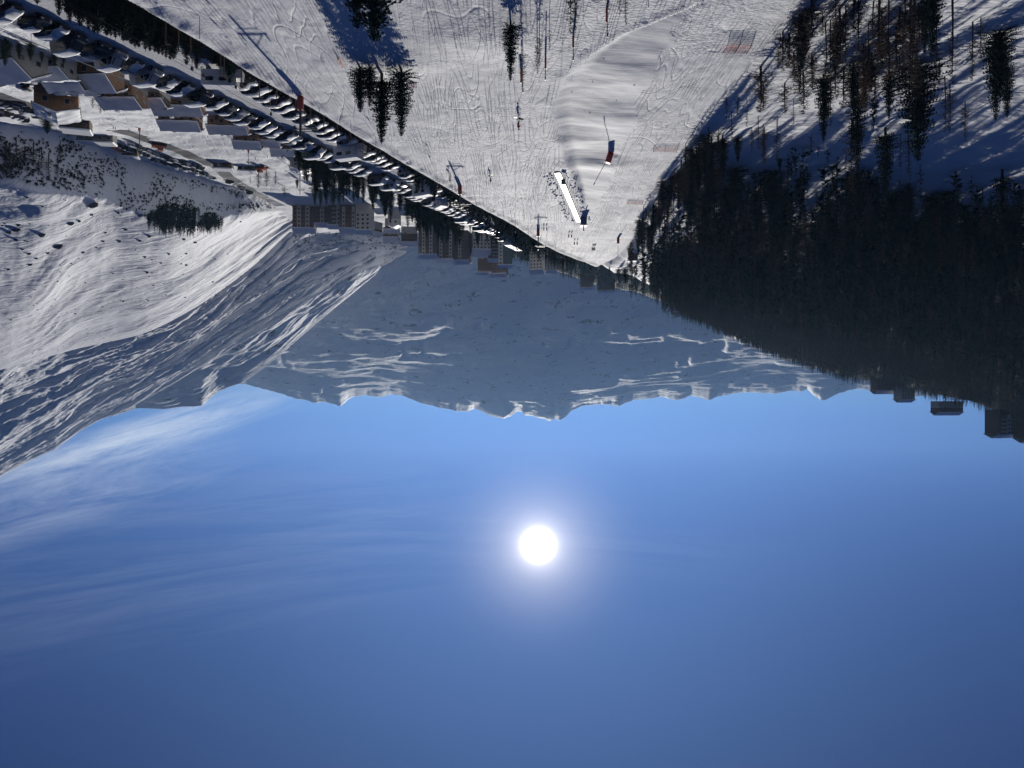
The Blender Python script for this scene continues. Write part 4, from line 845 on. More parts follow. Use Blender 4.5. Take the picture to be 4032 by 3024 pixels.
def chalet(p, w, d, h, rh, yaw, label, wall='wood', ridge='x', nwin=3, floors=2, balcony=True, chimney=True, drop=4.0, base=1.2):
    """gabled house: w along its local x, d along local y; the facade with windows looks along -y"""
    o = thing('chalet', label, 'chalet', p, yaw); W, D = w/2, d/2; rh *= .72
    b = MB(); b.box((0, 0, (h-drop)/2), (w, d, h+drop))
    if ridge == 'x':
        for x in (-W, W): b.tri((x, -D, h), (x, D, h), (x, 0, h+rh))
    else:
        for y in (-D, D): b.tri((-W, y, h), (W, y, h), (0, y, h+rh))
    link('wall', b.mesh('wall', M[wall]), o)
    b = MB(); b.box((0, 0, base/2-drop/2), (w+.06, d+.06, base+drop)); link('plinth', b.mesh('plinth', M['render_grey']), o)
    ov = .6; th = .2; sn = .40
    def slab(t0, t1, name, m):
        b = MB()
        for s in (-1, 1):
            if ridge == 'x':
                e = (D+ov); z1 = h-rh*ov/D
                q = [(-W-ov, 0, h+rh), (W+ov, 0, h+rh), (W+ov, s*e, z1), (-W-ov, s*e, z1)]
            else:
                e = (W+ov); z1 = h-rh*ov/W
                q = [(0, -D-ov, h+rh), (0, D+ov, h+rh), (s*e, D+ov, z1), (s*e, -D-ov, z1)]
            k = .0 if m is not M['snow'] else .05
            vs = [(x*(1-k*.2), y*(1-k*.2), z+t0) for x, y, z in q]+[(x*(1-k), y*(1-k), z+t1*(1 if i < 2 else .8)) for i, (x, y, z) in enumerate(q)]
            b.add(vs, [(0, 1, 2, 3), (7, 6, 5, 4), (0, 4, 5, 1), (1, 5, 6, 2), (2, 6, 7, 3), (3, 7, 4, 0)])
        return b.mesh(name, m)
    rf = link('roof', slab(.02, th, 'roof', M['roofing']), o)
    b = MB(); sd = int(abs(p[0]*7+p[1]*3)) % 97; nx, ny = 16, 8
    for s in (-1, 1):                            # uneven snow, thinner and ragged at the eaves
        L0 = (W if ridge == 'x' else D)+ov-.08; e = (D if ridge == 'x' else W)+ov; sl = rh/(D if ridge == 'x' else W); g = []
        for j in range(ny+1):
            for i_ in range(nx+1):
                u = -L0+2*L0*i_/nx; v = (e-.1-(.25*float(vnoise(u*.9, sd+s, 5)) if j == ny else 0))*j/ny
                hh = th+sn*(.75+.7*float(fbm(u*.55+sd, v*.6+s*9, 3, sd))+.25*float(vnoise(u*1.7, v*1.5+sd, 3)))*(.55 if j in (ny,) else 1)
                z = h+rh-sl*v+hh; g.append((u, s*v, z) if ridge == 'x' else (s*v, u, z))
        n_ = len(g); b.add(g, [((j*(nx+1)+i_), (j*(nx+1)+i_+1), ((j+1)*(nx+1)+i_+1), ((j+1)*(nx+1)+i_)) for j in range(ny) for i_ in range(nx)])
        rim = [j*(nx+1) for j in range(ny+1)]+[ny*(nx+1)+i_ for i_ in range(1, nx+1)]+[j*(nx+1)+nx for j in range(ny-1, -1, -1)]
        lo = []
        for q in rim:
            x_, y_, z_ = g[q]; v = abs(y_ if ridge == 'x' else x_); lo.append((x_, y_, h+rh-sl*v+th-.01))
        b.add([g[q] for q in rim]+lo, [(k_, k_+1, len(rim)+k_+1, len(rim)+k_) for k_ in range(len(rim)-1)])
    link('roof_snow', b.mesh('roof_snow', M['snow'], True), rf)
    fh = (h-base)/floors
    for f in range(floors):
        zc = base+fh*(f+.5)
        for i in range(nwin):
            x = -W+w*(i+.5)/nwin; win2(o, (x, -D-.02, zc), min(1.1, w/nwin*.4), min(1.2, fh*.45), 0)
        for y in (-D*.45, D*.45):
            win2(o, (-W-.02, y, zc), 1.0, min(1.1, fh*.45), R(-90)); win2(o, (W+.02, y, zc), 1.0, min(1.1, fh*.45), R(90))
    b = MB(); b.box((W*.5, -D-.04, base*.5+.6), (1.0, .1, 2.0)); link('door', b.mesh('door', M['wood_dark']), o)
    if balcony and floors > 1:
        b = MB(); z = base+fh; b.box((0, -D-.55, z), (w*.9, 1.1, .14)); bl = link('balcony', b.mesh('balcony', M['wood_dark']), o)
        b = MB(); b.box((0, -D-1.08, z+.95), (w*.9, .08, .1))
        for i in range(int(w*2.2)): b.box((-w*.45+(i+.5)*w*.9/int(w*2.2), -D-1.08, z+.5), (.16, .05, .85))
        tag(link('railing', b.mesh('railing', M['wood']), bl), None, None, None, None)
    if chimney:
        ch = MB(); ch.box((W*.35, D*.1 if ridge == 'x' else -D*.3, h+rh*.8), (.8, .8, 1.8)); c = link('chimney', ch.mesh('chimney', M['concrete']), rf)
        ch = MB(); ch.box((W*.35, D*.1 if ridge == 'x' else -D*.3, h+rh*.8+1.0), (1.0, 1.0, .28), taper=.8)
        cp_ = ch.mesh('chimney_cap', M['snow']); c2 = link('chimney_cap', cp_, rf)
    return o
chalet(vp(225, 196), 9.6, 9.0, 6.6, 2.0, R(-28), 'tall corner chalet with honey boards, grey gable end and thick snow roof', 'wood', 'y', 2, 2, True)
chalet(vp(350, 174), 12.0, 8.0, 4.0, 3.1, R(4), 'long chalet with a wide snow-covered roof sloping to the car park', 'wood', 'x', 4, 1, False)
chalet(vp(262, 172), 7.5, 8.0, 3.6, 3.0, R(4), 'lower wing roof stepping down beside the wide snow-covered roof', 'wood_dark', 'x', 2, 1, False, False)
chalet(vp(300, 187), 9.0, 6.0, 2.6, 1.8, R(-4), 'low annex with a thin snowy roof between the long and tall chalets', 'wood', 'x', 3, 1, False, False)
chalet(vp(483, 193), 9.0, 7.5, 4.2, 1.9, R(2), 'brown chalet with a balcony facing the outer row of cars', 'wood', 'x', 3, 2, True)
chalet(vp(598, 203), 7.0, 6.5, 2.6, 1.7, R(0), 'small snowy-roofed outbuilding between two brown chalets', 'wood_dark', 'x', 2, 1, False, False)
chalet(vp(705, 216), 12.5, 6.5, 2.8, 2.2, R(-3), 'long low chalet with an icicled snow roof just beyond the cars', 'wood', 'x', 4, 1, False)
chalet(vp(712, 236), 11.0, 7.0, 4.4, 2.4, R(-5), 'brown chalet with stepped snow roofs by the second ski run', 'wood', 'x', 4, 2, True)
chalet(vp(900, 250), 11.5, 7.0, 3.9, 2.0, R(-6), 'brown chalet half hidden by the cars, one small square window showing', 'wood', 'x', 4, 1, False)
chalet(vp(975, 288), 9.0, 7.5, 4.6, 2.3, R(-8), 'brown chalet with tall dark door windows and two snow roofs', 'wood', 'x', 3, 2, True)
chalet(vp(1062, 292), 7.0, 7.0, 3.6, 2.0, R(-8), 'brown wing with a snow roof joined at the lower side of two roofs', 'wood', 'x', 3, 1, False, False)
chalet(vp(1112, 312), 8.0, 7.0, 3.8, 2.2, R(-10), 'dark little chalet behind bare bushes beside the outer cars', 'wood_dark', 'x', 3, 1, False)
chalet(vp(1185, 345), 9.0, 8.0, 4.0, 2.6, R(-12), 'shaded chalet with pale gable tucked behind tall spruces', 'render_grey', 'y', 2, 2, False)
chalet(vp(60, 158), 8.5, 8.0, 3.4, 3.4, R(20), 'house with a bright tent-like snow roof nearest the picture corner', 'render_grey', 'x', 2, 1, False)
chalet(vp(165, 165), 11.0, 7.0, 3.0, 1.6, R(3), 'grey plastered house in deep shade under the dark spruces', 'render_grey', 'x', 4, 1, False)
def block(p, w, d, floors, bays, yaw, label, main='wood_red', stripes=(), fh=2.8, roof=True, balc=(), grp=None, drop=6, gable=None):
    o = thing('apartment_block', label, 'apartment block', p, yaw, grp); h = floors*fh
    b = MB(); b.box((0, 0, (h-drop)/2), (w, d, h+drop)); link('wall', b.mesh('wall', M[main]), o)
    bw = w/bays
    for i, m in stripes:
        b = MB(); b.box((-w/2+bw*(i+.5), -d/2-.15, h*.5-drop*.25), (bw*.96, .5, h*.94+drop*.5)); link('facade_panel', b.mesh('facade_panel', M[m]), o)
    st = [i for i, m in stripes]
    for f in range(floors):
        for i in range(bays):
            x = -w/2+bw*(i+.5); z = fh*(f+.55); y = -d/2-(.42 if i in st else .03)
            win2(o, (x, y, z), min(1.3, bw*.42), 1.2, 0)
            if i in balc:
                b = MB(); b.box((x, -d/2-.75, fh*f+.35), (bw*.92, 1.3, .16)); b.box((x, -d/2-1.36, fh*f+.85), (bw*.92, .08, .9)); link('balcony', b.mesh('balcony', M['frame'] if main == 'wood_dark' else M['wood'] if main != 'wood' else M['wood_dark']), o)
    if gable:
        b = MB(); W, D = w/2+.6, d/2+.6
        for s in (-1, 1): b.add([(-W, 0, h+gable), (W, 0, h+gable), (W, s*D, h), (-W, s*D, h), (-W, 0, h+gable+.5), (W, 0, h+gable+.5), (W, s*D, h+.4), (-W, s*D, h+.4)], [(0, 1, 2, 3), (7, 6, 5, 4), (0, 4, 5, 1), (1, 5, 6, 2), (2, 6, 7, 3), (3, 7, 4, 0)])
        rf = link('roof', b.mesh('roof', M['snow']), o)
    elif roof:
        b = MB(); b.box((0, 0, h+.15), (w+.8, d+.8, .3)); rf = link('roof', b.mesh('roof', M['roofing']), o)
        b = MB(); b.box((0, 0, h+.45), (w+.6, d+.6, .3), taper=.95); link('roof_snow', b.mesh('roof_snow', M['snow']), rf)
    return o
def far_block(px, py, D, *a, **k):
    p = at(px, py, D); k.setdefault('fh', 2.6); k.setdefault('gable', 1.5); return block(p, *a, **k)
g1 = 'apartment blocks of the shaded resort'
far_block(1200, 822, 485, 13, 12, 5, 5, R(-6), 'shaded block with dark boards at the hillside end of the residence', main='wood_red', stripes=((3, 'render'), (1, 'render')), balc=(2, 4), grp=g1, gable=2.2)
far_block(1268, 820, 487, 10, 12, 4, 4, R(-3), 'shaded block with a cream window strip, second in the residence', main='wood_red', stripes=((1, 'render'),), balc=(2,), grp=g1)
far_block(1322, 826, 482, 8, 11, 4, 3, R(-3), 'lower dark block in the middle of the residence', main='wood_dark', stripes=((0, 'render'),), balc=(1,), grp=g1)
far_block(1375, 838, 480, 10, 11, 4, 5, R(2), 'block with grey-cream bays and dark boards near the residence middle', main='wood_red', stripes=((0, 'render'), (3, 'render')), balc=(1, 2), grp=g1, gable=2.0)
far_block(1437, 845, 478, 9, 11, 4, 3, R(3), 'cream gable block closing the residence towards the church-like house', main='render', balc=(), grp=g1)
g2 = 'tall blocks behind the spruces'
far_block(1690, 908, 560, 13, 14, 7, 5, R(5), 'tallest reddish block with cream balcony strips behind the spruces', main='wood_red', stripes=((1, 'render'), (3, 'render')), balc=(2,), grp=g2, gable=2.2)
far_block(1757, 926, 565, 12, 14, 7, 5, R(8), 'reddish block a step lower than the tallest one beside it', main='wood_red', stripes=((0, 'render'), (3, 'render')), balc=(1,), grp=g2)
far_block(1818, 946, 570, 12, 14, 6, 5, R(8), 'third reddish block of the stepped row, with a low snow roof', main='wood_red', stripes=((2, 'render'),), balc=(1,), grp=g2, gable=2.0)
far_block(1893, 945, 570, 13, 14, 3, 5, R(-8), 'white gabled house with a large shaded snow roof among the blocks', main='render', gable=4.5)
far_block(1955, 955, 575, 11, 13, 5, 4, R(5), 'brown balconied block beside the teal-clad building', main='wood_dark', stripes=((0, 'render'),), balc=(1, 2), grp=g2)
far_block(1990, 962, 560, 10, 13, 6, 3, R(0), 'dark teal building with a beige end bay near the bright car park end', main='teal', stripes=((2, 'render'),))
far_block(1908, 1050, 640, 11, 12, 2, 4, R(0), 'brown block with a snowy roof standing highest in the resort', main='wood_dark')
far_block(1965, 1030, 640, 13, 12, 4, 4, R(10), 'brown block with a sloping snow roof below the mountain', main='wood_red', gable=2.5)
far_block(2116, 985, 600, 10, 12, 6, 4, R(12), 'tall cream block with rows of small windows and a dark mansard top', main='render', gable=3.0)
far_block(2165, 1045, 740, 12, 12, 2, 4, R(0), 'small block with a bright roof rim beyond the cream tower block', main='render_grey', grp=g2)
far_block(2310, 1106, 850, 14, 12, 3, 5, R(0), 'stepped block standing in the dark wood below the run', main='wood_dark', grp=g2)
far_block(2385, 1128, 900, 20, 12, 2, 7, R(0), 'long low block with a bright roof line deep in the dark wood', main='wood_dark', grp=g2)
def house(px, py, D, *a, **k): return chalet(at(px, py, D), *a, **k)
house(1553, 858, 470, 6.5, 6, 4.6, 1.6, R(8), 'cream house with two small square windows above blue shaded snow', 'render', 'y', 2, 1, False, False)
house(1545, 888, 500, 8.5, 7, 2.6, 2.4, R(0), 'house showing mostly its pale blue double snow roof', 'wood_dark', 'x', 3, 1, False, False)
house(1540, 920, 540, 10, 8, 2.8, 4.2, R(0), 'house under one plain blue-shaded snow roof', 'wood_dark', 'x', 3, 1, False, False)
house(1612, 918, 545, 11, 8, 6.6, 3.2, R(-5), 'large dark boarded house with a snow-rimmed dormer gable', 'wood_dark', 'x', 4, 2, True, True)
house(1477, 900, 520, 7, 7, 2.6, 3.6, R(35), 'steep-roofed brown twin gable beside the residence', 'wood_red', 'y', 2, 1, False, False)
g3 = 'buildings on the crest of the forest hill'
def crest(px, py, D): return at(px, py, D)
block(crest(3490, 1512, 700), 26, 10, 2, 8, R(-14), 'long brown building with snowy roofs on the crest of the forest hill', 'wood_red', gable=3.2)
block(crest(3560, 1535, 690), 14, 10, 3, 5, R(-14), 'grey slate-hung building end beside the long brown one on the crest', 'render_grey', gable=2.6)
chalet(crest(3728, 1600, 610), 22, 9, 4.2, 3.4, R(-12), 'wide chalet with low snow roof and chimney alone on the crest', 'wood_dark', 'x', 6, 1, False)
block(crest(3950, 1646, 545), 20, 12, 4, 6, R(-16), 'dark balconied apartment block on the crest at the picture edge', 'wood_dark', balc=(0, 1, 2, 4, 5), stripes=((3, 'render'),), gable=2.6)
block(crest(4060, 1660, 535), 18, 12, 4, 5, R(-16), 'taller balconied block cut by the picture edge on the crest', 'wood_dark', balc=(0, 1, 2, 3), gable=3.2)
# low sheds, tanks and machines of the lift base in the lower village
def shed(px, py, w, d, h, yaw, label, m='wood_dark', snow=True, cat='shed'):
    p = hit(px, py); o = thing('shed', label, cat, p, yaw)
    b = MB(); b.box((0, 0, h/2-1), (w, d, h+2)); link('wall', b.mesh('wall', M[m]), o)
    b = MB(); b.box((0, 0, h+.1), (w+.6, d+.6, .2)); r = link('roof', b.mesh('roof', M['roofing']), o)
    if snow: b = MB(); b.box((0, 0, h+.45), (w+.5, d+.5, .5), taper=.95); link('roof_snow', b.mesh('roof_snow', M['snow']), r)
    b = MB(); b.box((w*.2, -d/2-.03, 1.0), (1.2, .08, 1.9)); link('door', b.mesh('door', M['wood_dark'] if m != 'wood_dark' else M['frame']), o)
    for i in range(max(1, int(w/4))): win2(o, (-w/2+1.5+i*3, -d/2-.02, h*.6), .9, .7, 0)
shed(382, 534, 13, 5, 2.6, R(-10), 'long low grey shed with flat snow roof beside the lift base', 'concrete')
shed(515, 590, 6, 4, 2.8, R(-12), 'dark square hut at the foot of the orange-topped lift mast', 'wood_dark')
shed(880, 645, 8, 5, 2.2, R(-10), 'dark flat shed beside the cleared road bend', 'wood_dark')
shed(975, 658, 8, 5, 1.8, R(-8), 'snow-loaded low shed at the rim of the second run', 'wood_dark')
shed(300, 480, 9, 6, 2.8, R(-20), 'dark lodge half under a snow roof beside the log fence', 'wood_dark')
M['orange'] = mat('orange machine paint', (.55, .12, .03), .5)
def groomer(px, py, yaw, label):
    p = hit(px, py); o = thing('snow_groomer', label, 'snow groomer', p, yaw)
    b = MB(); b.box((0, 0, 1.2), (4.6, 2.2, 1.0)); b.box((.9, 0, 2.2), (1.9, 2.0, 1.2), taper=.85); link('body', b.mesh('body', M['orange']), o)
    b = MB(); b.box((.95, 0, 2.3), (1.75, 2.06, .7)); link('window', b.mesh('window', M['glass']), o)
    for y in (-1.35, 1.35):
        b = MB(); b.box((0, y, .45), (4.8, 1.0, .85), taper=.9); link('track', b.mesh('track', M['tyre']), o)
    b = MB(); b.box((3.0, 0, .7), (.3, 4.4, 1.1)); link('blade', b.mesh('blade', M['plastic']), o)
groomer(622, 566, R(150), 'orange snow groomer parked beside the cleared road')
groomer(466, 572, R(120), 'small orange groomer at the near end of the lower lot')
groomer(1030, 655, R(20), 'orange machine standing on the rim of the second run')
# cleared roads draped over the village ground
def ribbon(name, pts, w, m, label, lift=.06, n=90):
    P = [hit(*p) for p in pts]; t = np.linspace(0, len(P)-1, n); V = []
    xs = np.interp(t, range(len(P)), [p.x for p in P]); ys = np.interp(t, range(len(P)), [p.y for p in P])
    k = np.hanning(9); k /= k.sum(); xs = np.convolve(np.pad(xs, 4, mode='edge'), k, 'valid'); ys = np.convolve(np.pad(ys, 4, mode='edge'), k, 'valid')
    for i in range(n):
        j0, j1 = max(i-1, 0), min(i+1, n-1); d = Vector((xs[j1]-xs[j0], ys[j1]-ys[j0], 0)).normalized(); s = Vector((d.y, -d.x, 0))
        for q in np.linspace(-.5, .5, 5):
            x, y = xs[i]+s.x*w*q, ys[i]+s.y*w*q; V.append((x, y, gz(x, y)+lift))
    V = np.array(V); V[:, 2] = (V.reshape(n, 5, 3)[:, :, 2]*.5+V.reshape(n, 5, 3)[:, :, 2].mean(1, keepdims=True)*.5).ravel()+.08
    return tag(link(name, np_mesh(name, V, grid_faces(n, 5), m)), label, kind='structure')
ribbon('village_road', [(440, 512), (593, 556), (700, 592), (800, 632), (858, 657), (908, 704), (1002, 759), (1060, 790), (1107, 812)], 6.5, M['asphalt'], 'cleared grey road winding past the lower lot')
ribbon('village_lane', [(-120, 340), (0, 376), (70, 398), (142, 424), (200, 446), (260, 470)], 6.0, M['asphalt'], 'cleared lane behind the tall corner chalet')
# ------------------------------------------------------------------ lifts, poles, nets and people
M['steel'] = mat('dark galvanised steel', (.06, .062, .065), .5, .6)
M['grey_steel'] = mat('grey steel', (.30, .31, .32), .5, .5)
M['red_pad'] = mat('red crash pad', (.27, .018, .018), .55, bump=(3, .3, .05))
M['orange_pad'] = mat('orange crash pad', (.50, .15, .05), .6)
M['blue_pad'] = mat('blue crash pad', (.03, .07, .17), .55)
M['rope'] = mat('black steel rope', (.02, .02, .02), .6)
M['net'] = mat('orange safety net', (.80, .14, .07), .7)
M['belt'] = mat('wet conveyor belt', (.10, .10, .105), .36, spec=1.0)
M['ice'] = mat('trodden wet mat', (.45, .45, .47), .75, spec=.15)
M['panel'] = mat('dark slalom panel', (.03, .02, .03), .6)
def pad(parent, w, h, m, name='crash_pad', z0=.05):
    b = MB(); n = 10; s = []
    for z in (z0, z0+h*.5, z0+h):
        for k in range(n):
            a = 6.283*k/n; s.append((w/2*math.copysign(abs(math.cos(a))**.5, math.cos(a)), w/2*math.copysign(abs(math.sin(a))**.5, math.sin(a)), z))
    b.add(s, [(i*n+k, i*n+(k+1) % n, (i+1)*n+(k+1) % n, (i+1)*n+k) for i in range(2) for k in range(n)]+[tuple(range(2*n, 3*n)), tuple(range(n))[::-1]])
    return link(name, b.mesh(name, M[m]), parent)
def tower(px, py, top, label, padm='red_pad', padh=1.9, padw=.85, arm=1.5, r=.2, ladder=True, p=None, grp=None):
    p = p or hit(px, py); H = (top-py)*p.y/F; o = thing('lift_tower', label, 'lift tower', p, 0, grp)
    b = MB(); b.tube([(0, 0, -1), (0, 0, H*.55), (0, 0, H)], [r, r*.92, r*.8], 10); link('mast', b.mesh('mast', M['steel']), o)
    if padm: pad(o, padw, padh, padm)
    b = MB(); z = H*.80; b.box((-arm*.5, 0, z), (arm*2+.4, .14, .16)); b.tube([(0, 0, z-.8), (-arm*1.3, 0, z)], .05, 5); b.box((-arm*.5, 0, z+.35), (arm*1.6, .08, .08))
    a = link('cross_arm', b.mesh('cross_arm', M['steel']), o)
    for x in (-arm*1.45, arm*.45):
        b = MB()
        for q in (-.55, -.2, .2, .55): b.tube([(x-.06, q, z-.22), (x+.06, q, z-.22)], .16, 10)
        b.box((x+.12, 0, z-.15), (.05, 1.4, .12)); link('sheave', b.mesh('sheave', M['steel']), a)
    if ladder:
        b = MB()
        for s in (-.18, .18): b.tube([(s-.45, -.05, .8 if padm is None else padh), (s-.45, -.05, H)], .02, 4)
        for i in range(int((H-padh)/.32)): b.tube([(-.63, -.05, padh+.2+i*.32), (-.27, -.05, padh+.2+i*.32)], .015, 4)
        link('ladder', b.mesh('ladder', M['grey_steel']), o)
    return o, p, z-.02, (-arm*1.45, arm*.45)
gT = 'towers of the drag lift along the ski run'
T1 = tower(1183, 379, 541, 'near drag lift tower with a red crash pad, its long shadow on the run', grp=gT)
T2 = tower(1811, 731, 822, 'middle drag lift tower, red padded, beside two skiers', grp=gT)
T3 = tower(2119, 905, 984, 'far drag lift tower with red pad where the car park ends', grp=gT)
def cable(name, pts, label, r=.022, sag=.6, parent=None):
    q = []
    for a, b_ in zip(pts, pts[1:]):
        a = Vector(a); b_ = Vector(b_)
        for i in range(13):
            u = i/12; v = a.lerp(b_, u); v.z -= sag*4*u*(1-u)
            if not q or (q[-1]-v).length > .01: q.append(v)
    b = MB(); b.tube(q, r, 4); return tag(link(name, b.mesh(name, M['rope'])), label, 'cable')
def tp(T, i): return T[1]+Vector((T[3][i], 0, T[2]+.14))
tops = {}
for i in (0, 1):
    d = (tp(T1, i)-tp(T2, i)); d.z = 0; d.normalize(); near = tp(T1, i)+d*78; near.x = tp(T1, i).x+d.x*85; near.z = gz(near.x, near.y)+6.0
    far = at(2330+40*i, 1060, 318); pts = [near, tp(T1, i), tp(T2, i), tp(T3, i), far]; tops[i] = pts
    cable('lift_cable', pts, ['haul rope of the drag lift, side towards the ski run', 'haul rope of the drag lift, side towards the car park'][i])
def on_cable(i, y):
    p = tops[i]
    for a, b_ in zip(p, p[1:]):
        if min(a.y, b_.y) <= y <= max(a.y, b_.y): u = (y-a.y)/(b_.y-a.y); v = a.lerp(b_, u); v.z -= .6*4*u*(1-u); return v
for n, (i, y, coil) in enumerate([(0, 93.4, 1), (1, 92.0, 1), (1, 90.2, 0), (0, 99.5, 0), (1, 104, 1), (0, 128, 1), (1, 136, 0), (0, 150, 1), (1, 158, 0)]):
    v = on_cable(i, y); o = thing('drag_hanger', '%s drag hanger %s hanging from the haul rope' % (ORD[n], 'with sprung coil' if coil else 'with straight rod and disc'), 'drag hanger', v, 0, 'hangers on the drag lift')
    o['label'] = 'drag lift hanger %s, %s along the rope from the picture edge' % ('with a curled spring rod' if coil else 'with a straight rod', ORD[n])
    b = MB(); b.tube([(-.09, 0, -.22), (.09, 0, -.22)], .24, 12); b.box((0, 0, -.05), (.08, .3, .16)); link('drum', b.mesh('drum', M['steel']), o)
    b = MB()
    if coil:
        q = [(.02*k-.1, 0, -.45-.09*k) for k in range(7)]; q += [(.55*math.cos(a)*(1-a/16)+.5, .0, -1.25+.55*math.sin(a)*(1-a/16)) for a in np.linspace(3.4, 9.2, 22)]
    else: q = [(0, 0, -.45), (.04, 0, -1.4), (.0, .03, -2.5), (.12, .05, -2.9)]
    b.tube(q, .025, 5); link('rod', b.mesh('rod', M['rope']), o)
    b = MB(); e = q[-1]; b.tube([(e[0], e[1], e[2]-.03), (e[0], e[1], e[2]+.03)], .13, 10); link('seat', b.mesh('seat', M['tyre']), o)
def lance(px, py, pt, tx, ty, label, m='red_pad', padw=.24):
    p = hit(px, py); D = p.y; lean = -(tx-px)*D/F; H = (ty-py)*D/F; ph = (pt-py)*D/F
    o = thing('snow_lance', label, 'snow lance', p, 0, 'padded snow lances on the ski run'); k = lean/H
    b = MB(); b.tube([(-k*.5, 0, -.5), (lean, 0, H)], [.07, .05], 6); b.tube([(lean-k*.5, 0, H-.4), (lean, 0, H+.05)], .09, 6); link('pole', b.mesh('pole', M['steel']), o)
    q = pad(o, padw, ph, m); 
    if abs(k) > .1: q.rotation_euler = (0, math.atan(k*.6), 0)
lance(2053, 277, 326, 2060, 364, 'snow lance with a faded orange pad next to the lone airy spruce', 'orange_pad', .32)
lance(2148, 221, 269, 2147, 314, 'slim red padded pole on the upper run, next after the orange one')
lance(2257, 139, 187, 2257, 237, 'red padded pole under the bare larch top')
lance(2389, 33, 88, 2392, 145, 'red padded pole nearest the picture edge')
lance(2406, 600, 643, 2337, 727, 'leaning lance with a wide red pad above the conveyor lift', 'red_pad', 1.1)
lance(2434, 936, 960, 2433, 1008, 'upright lance with red pad by the wooden hut', 'red_pad', .8)
def stake(px, py, ty, label, grp, m='steel', r=.035, tx=None, p=None):
    p = p or hit(px, py); H = (ty-py)*p.y/F; lx = -((tx or px)-px)*p.y/F
    b = MB(); b.tube([(0, 0, -.4), (lx*.5, 0, H*.5), (lx, 0, H)], r, 5); b.tube([(lx, 0, H-.03), (lx, 0, H+.06)], r*1.9, 5)
    return tag(link('marker_pole', b.mesh('marker_pole', M[m]), None, p), label, 'pole', grp)
for px, py, ty, tx in [(1869, 780, 812, 1878), (1902, 785, 808, None), (1983, 843, 895, 1987), (2013, 848, 875, None), (2030, 872, 913, None), (2062, 839, 870, None), (2079, 895, 940, 2082), (2090, 859, 884, None), (2151, 928, 957, 2154), (2184, 945, 976, 2187), (2210, 930, 960, None), (2215, 980, 1016, 2220), (2247, 1000, 1030, 2252), (2150, 765, 800, None), (2031, 740, 777, None), (1916, 706, 740, None), (1990, 790, 820, None), (2100, 760, 785, None)]:
    stake(px, py, ty, 'thin marker pole in the snow near the bright end of the run', 'marker poles by the end of the run', tx=tx)
stake(2554, -40, 27, 'dark pole standing into the picture edge on the upper run', None)
stake(786, 66, 150, 'thin pole with a small knob on the snow edge above the spruce row', None); stake(1257, 425, 478, 'thin pole on the snow edge between two drag towers', None); stake(1480, 540, 590, 'thin marker pole on the snow edge opposite the camper van', None)
# dark posts below the edge of the run
for n, px in enumerate([655, 700, 748, 868, 884, 950, 1019, 1089, 1163, 1222, 1275, 1327, 1381, 1428, 1482, 1540, 1600, 1660, 1720]):
    x, y = along((2016-px)/F, 1.1); z = gz(x, y); o = thing('fence_post', 'dark post below the snow edge, one of the row facing the cars', 'post', (x, y, z), 0, 'posts below the snow edge')
    H = float(piste_z(edge_x(y), y))-z+1.9
    b = MB(); b.tube([(0, 0, -.5), (0, 0, H)], .075, 6); link('post', b.mesh('post', M['wood_dark']), o)
    b = MB(); b.box((-.25, 0, H), (.6, .1, .08)); link('cap_arm', b.mesh('cap_arm', M['wood_dark']), o)
# handrail along the outer bank
o = thing('handrail', 'long pale handrail along the outer bank above the chalet roofs', 'handrail'); q = []
for y in np.linspace(80, 114, 22):
    x = float(edge_x(y))+(float(carw(y))+1.6)/.958; q.append(Vector((x, y, float(piste_z(edge_x(y), y))-4.2+.75)))
b = MB(); b.tube(q, .05, 6); link('rail', b.mesh('rail', M['grey_steel']), o)
for p in q[::3]: b = MB(); b.tube([p, (p.x, p.y, p.z-1.9)], .04, 5); link('post', b.mesh('post', M['grey_steel']), o)
# orange nets
def net(b0, b1, t0, t1, label, nx, nz):
    A, B = hit(*b0), hit(*b1); o = thing('safety_net', label, 'safety net', A)
    up0 = at(t0[0], t0[1], A.y-.1)-A; up1 = at(t1[0], t1[1], B.y-.1)-B; b = MB(); AB = B-A
    for j in range(nz+1):
        u = j/nz; b.tube([up0*u+Vector((0, 0, .05)), AB+up1*u+Vector((0, 0, .05))], .014, 3)
    for i in range(nx+1):
        u = i/nx; b.tube([AB*u, AB*u+up0*(1-u)+up1*u], .013, 3)
    link('mesh', b.mesh('net_mesh', M['net']), o)
    for u in (0, .5, 1):
        b = MB(); b.tube([AB*u-Vector((0, 0, .3)), AB*u+(up0*(1-u)+up1*u)*1.12], .035, 5); link('post', b.mesh('post', M['wood_dark']), o)
net((2963, 181), (2872, 178), (2941, 209), (2847, 206), 'orange-red net fence nearest the picture edge, by the forest margin', 26, 8)
net((2669, 583), (2571, 584), (2664, 598), (2573, 597), 'bright orange net fence across the run beside the shaded larches', 26, 6)
net((2532, 796), (2470, 795), (2530, 804), (2470, 803), 'faded small orange net fence farthest down the run', 26, 6)
net((1354, 262), (1336, 226), (1345, 268), (1330, 236), 'little red net beside the four-tree clump', 10, 4)
net((1638, 338), (1618, 330), (1640, 346), (1618, 341), 'short red net at the far side of the four-tree clump', 8, 4)
